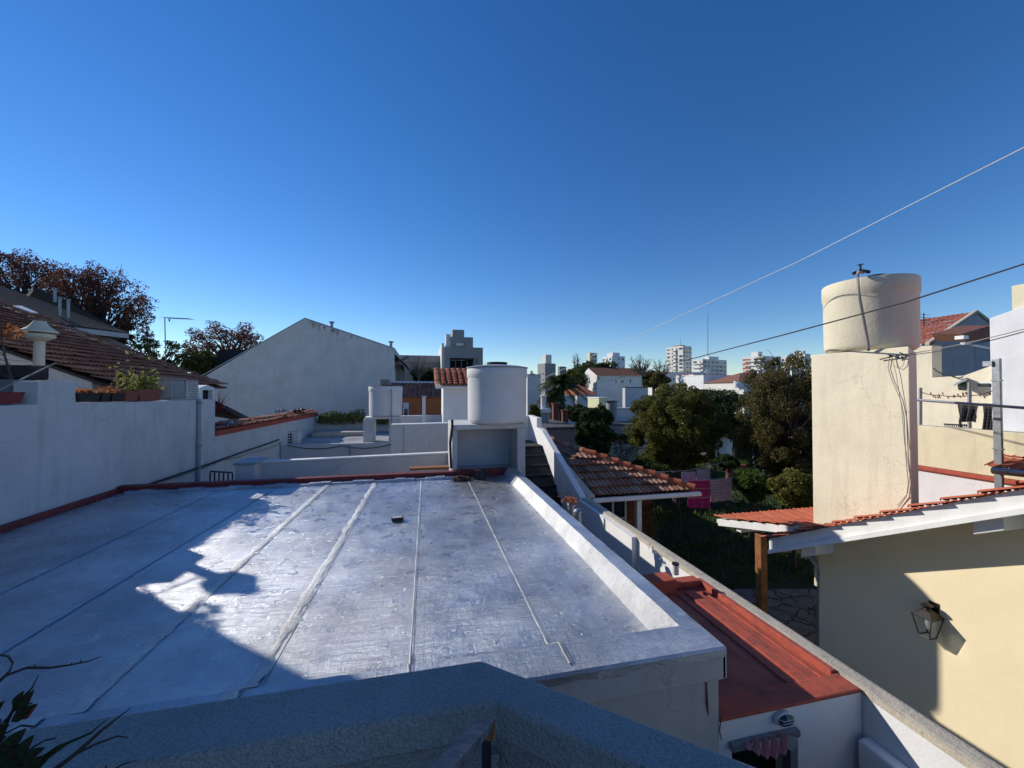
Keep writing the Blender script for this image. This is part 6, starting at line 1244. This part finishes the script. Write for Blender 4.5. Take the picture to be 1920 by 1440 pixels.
cable('service_wire', [oX(1880, 823, 11.02), oX(1900, 820, 11.02), oX(1930, 823, 11.02)], .007, M['cablegrey'], 'short grey wire on the white house wall', 'wire', 0, 4)

# ================================================================== FOREGROUND PLANT
fpn = thing('potted_shrub', oD(10, 1500, .9), 'dark near shrub with leathery leaves in the lower left corner', 'plant'); mb = MB()
DD = .95
P = lambda *a: [oD(x_, y_, DD) for x_, y_ in a]
mb.tube(P((-20, 1295), (10, 1267), (50, 1252), (95, 1252), (130, 1247), (165, 1240), (190, 1231)), [.004, .0035, .003, .0026, .0022, .0018, .001], 6)
mb.tube(P((-5, 1228), (15, 1230), (24, 1243), (18, 1258), (6, 1270)), .0022, 6)
for a_, b_ in (((62, 1252), (66, 1246)), ((131, 1248), (135, 1242)), ((150, 1243), (153, 1237))): mb.tube(P(a_, b_), .0013, 4)
mb.tube(P((-10, 1420), (10, 1360), (30, 1320), (60, 1290), (72, 1266)), [.005, .004, .003, .002, .001], 6)
mb.tube(P((0, 1360), (30, 1330), (60, 1318)), .002, 5)
mb.tube(P((100, 1445), (140, 1415), (190, 1370), (245, 1327)), [.006, .005, .0035, .001], 6)
mb.tube(P((130, 1420), (180, 1395), (220, 1380), (240, 1383)), [.003, .0025, .002, .001], 5)
mb.tube(P((190, 1450), (200, 1436)), .002, 5); mb.tube(P((200, 1452), (230, 1433), (258, 1425)), [.003, .002, .001], 5)
mb.tube(P((10, 1375), (40, 1360), (62, 1362)), .002, 5); mb.tube(P((60, 1402), (85, 1388), (104, 1384)), .002, 5)
mb.build('stems', M['twig'], fpn, True); fpn.children[0].data.materials[0] = M['woodold']
def leaf(mb, a, b, wd, bend=.01):
    a = Vector(a); b = Vector(b); d_ = b-a; sd = d_.cross(FWD).normalized()*wd; n_ = FWD; rows = []
    for i in range(9):
        t = i/8; w_ = math.sin(math.pi*min(1, t**.8))**.8; c_ = a+d_*t-n_*bend*math.sin(t*3.1); rows.append((c_-sd*w_+n_*bend*.6, c_, c_+sd*w_+n_*bend*.6))
    for i in range(8):
        for k_ in (0, 1): mb.quad(rows[i][k_], rows[i][k_+1], rows[i+1][k_+1], rows[i+1][k_])
for (x0, y0, x1, y1, wd) in ((28, 1334, 40, 1298, .012), (34, 1338, 60, 1296, .013), (24, 1344, 66, 1322, .010), (20, 1352, 52, 1338, .008), (-8, 1395, 12, 1355, .014), (0, 1420, 45, 1368, .018), (10, 1430, 80, 1405, .018), (20, 1440, 60, 1380, .017), (-10, 1450, 30, 1400, .02), (-10, 1340, 4, 1316, .009), (30, 1450, 78, 1420, .016), (-20, 1400, -2, 1350, .012), (2, 1445, 40, 1425, .016), (-10, 1372, 14, 1362, .008), (-15, 1430, 20, 1400, .02), (0, 1458, 60, 1440, .02), (-30, 1380, 8, 1385, .014)):
    mb = MB(); leaf(mb, oD(x0, y0, DD), oD(x1, y1, DD-.03), wd); mb.build('leaf', M['leafnear'], fpn, True)
mb = MB(); leaf(mb, oD(40, 1350, DD), oD(66, 1324, DD), .009); o_ = mb.build('leaf', M['redleaf'], fpn, True); o_['label'] = 'small reddish leaf'
for (pp_) in (((40, 1450), (110, 1400), (170, 1375), (205, 1344)), ((60, 1450), (90, 1420), (130, 1392), (175, 1370))):
    Q = P(*pp_); mb = MB(); 
    for i in range(len(Q)-1): wd = .006*(1-i/3.2); w2 = .006*(1-(i+1)/3.2); s_ = (Q[i+1]-Q[i]).cross(FWD).normalized(); mb.quad(Q[i]-s_*wd, Q[i]+s_*wd, Q[i+1]+s_*w2, Q[i+1]-s_*w2)
    mb.build('blade', M['leafnear'], fpn, True)
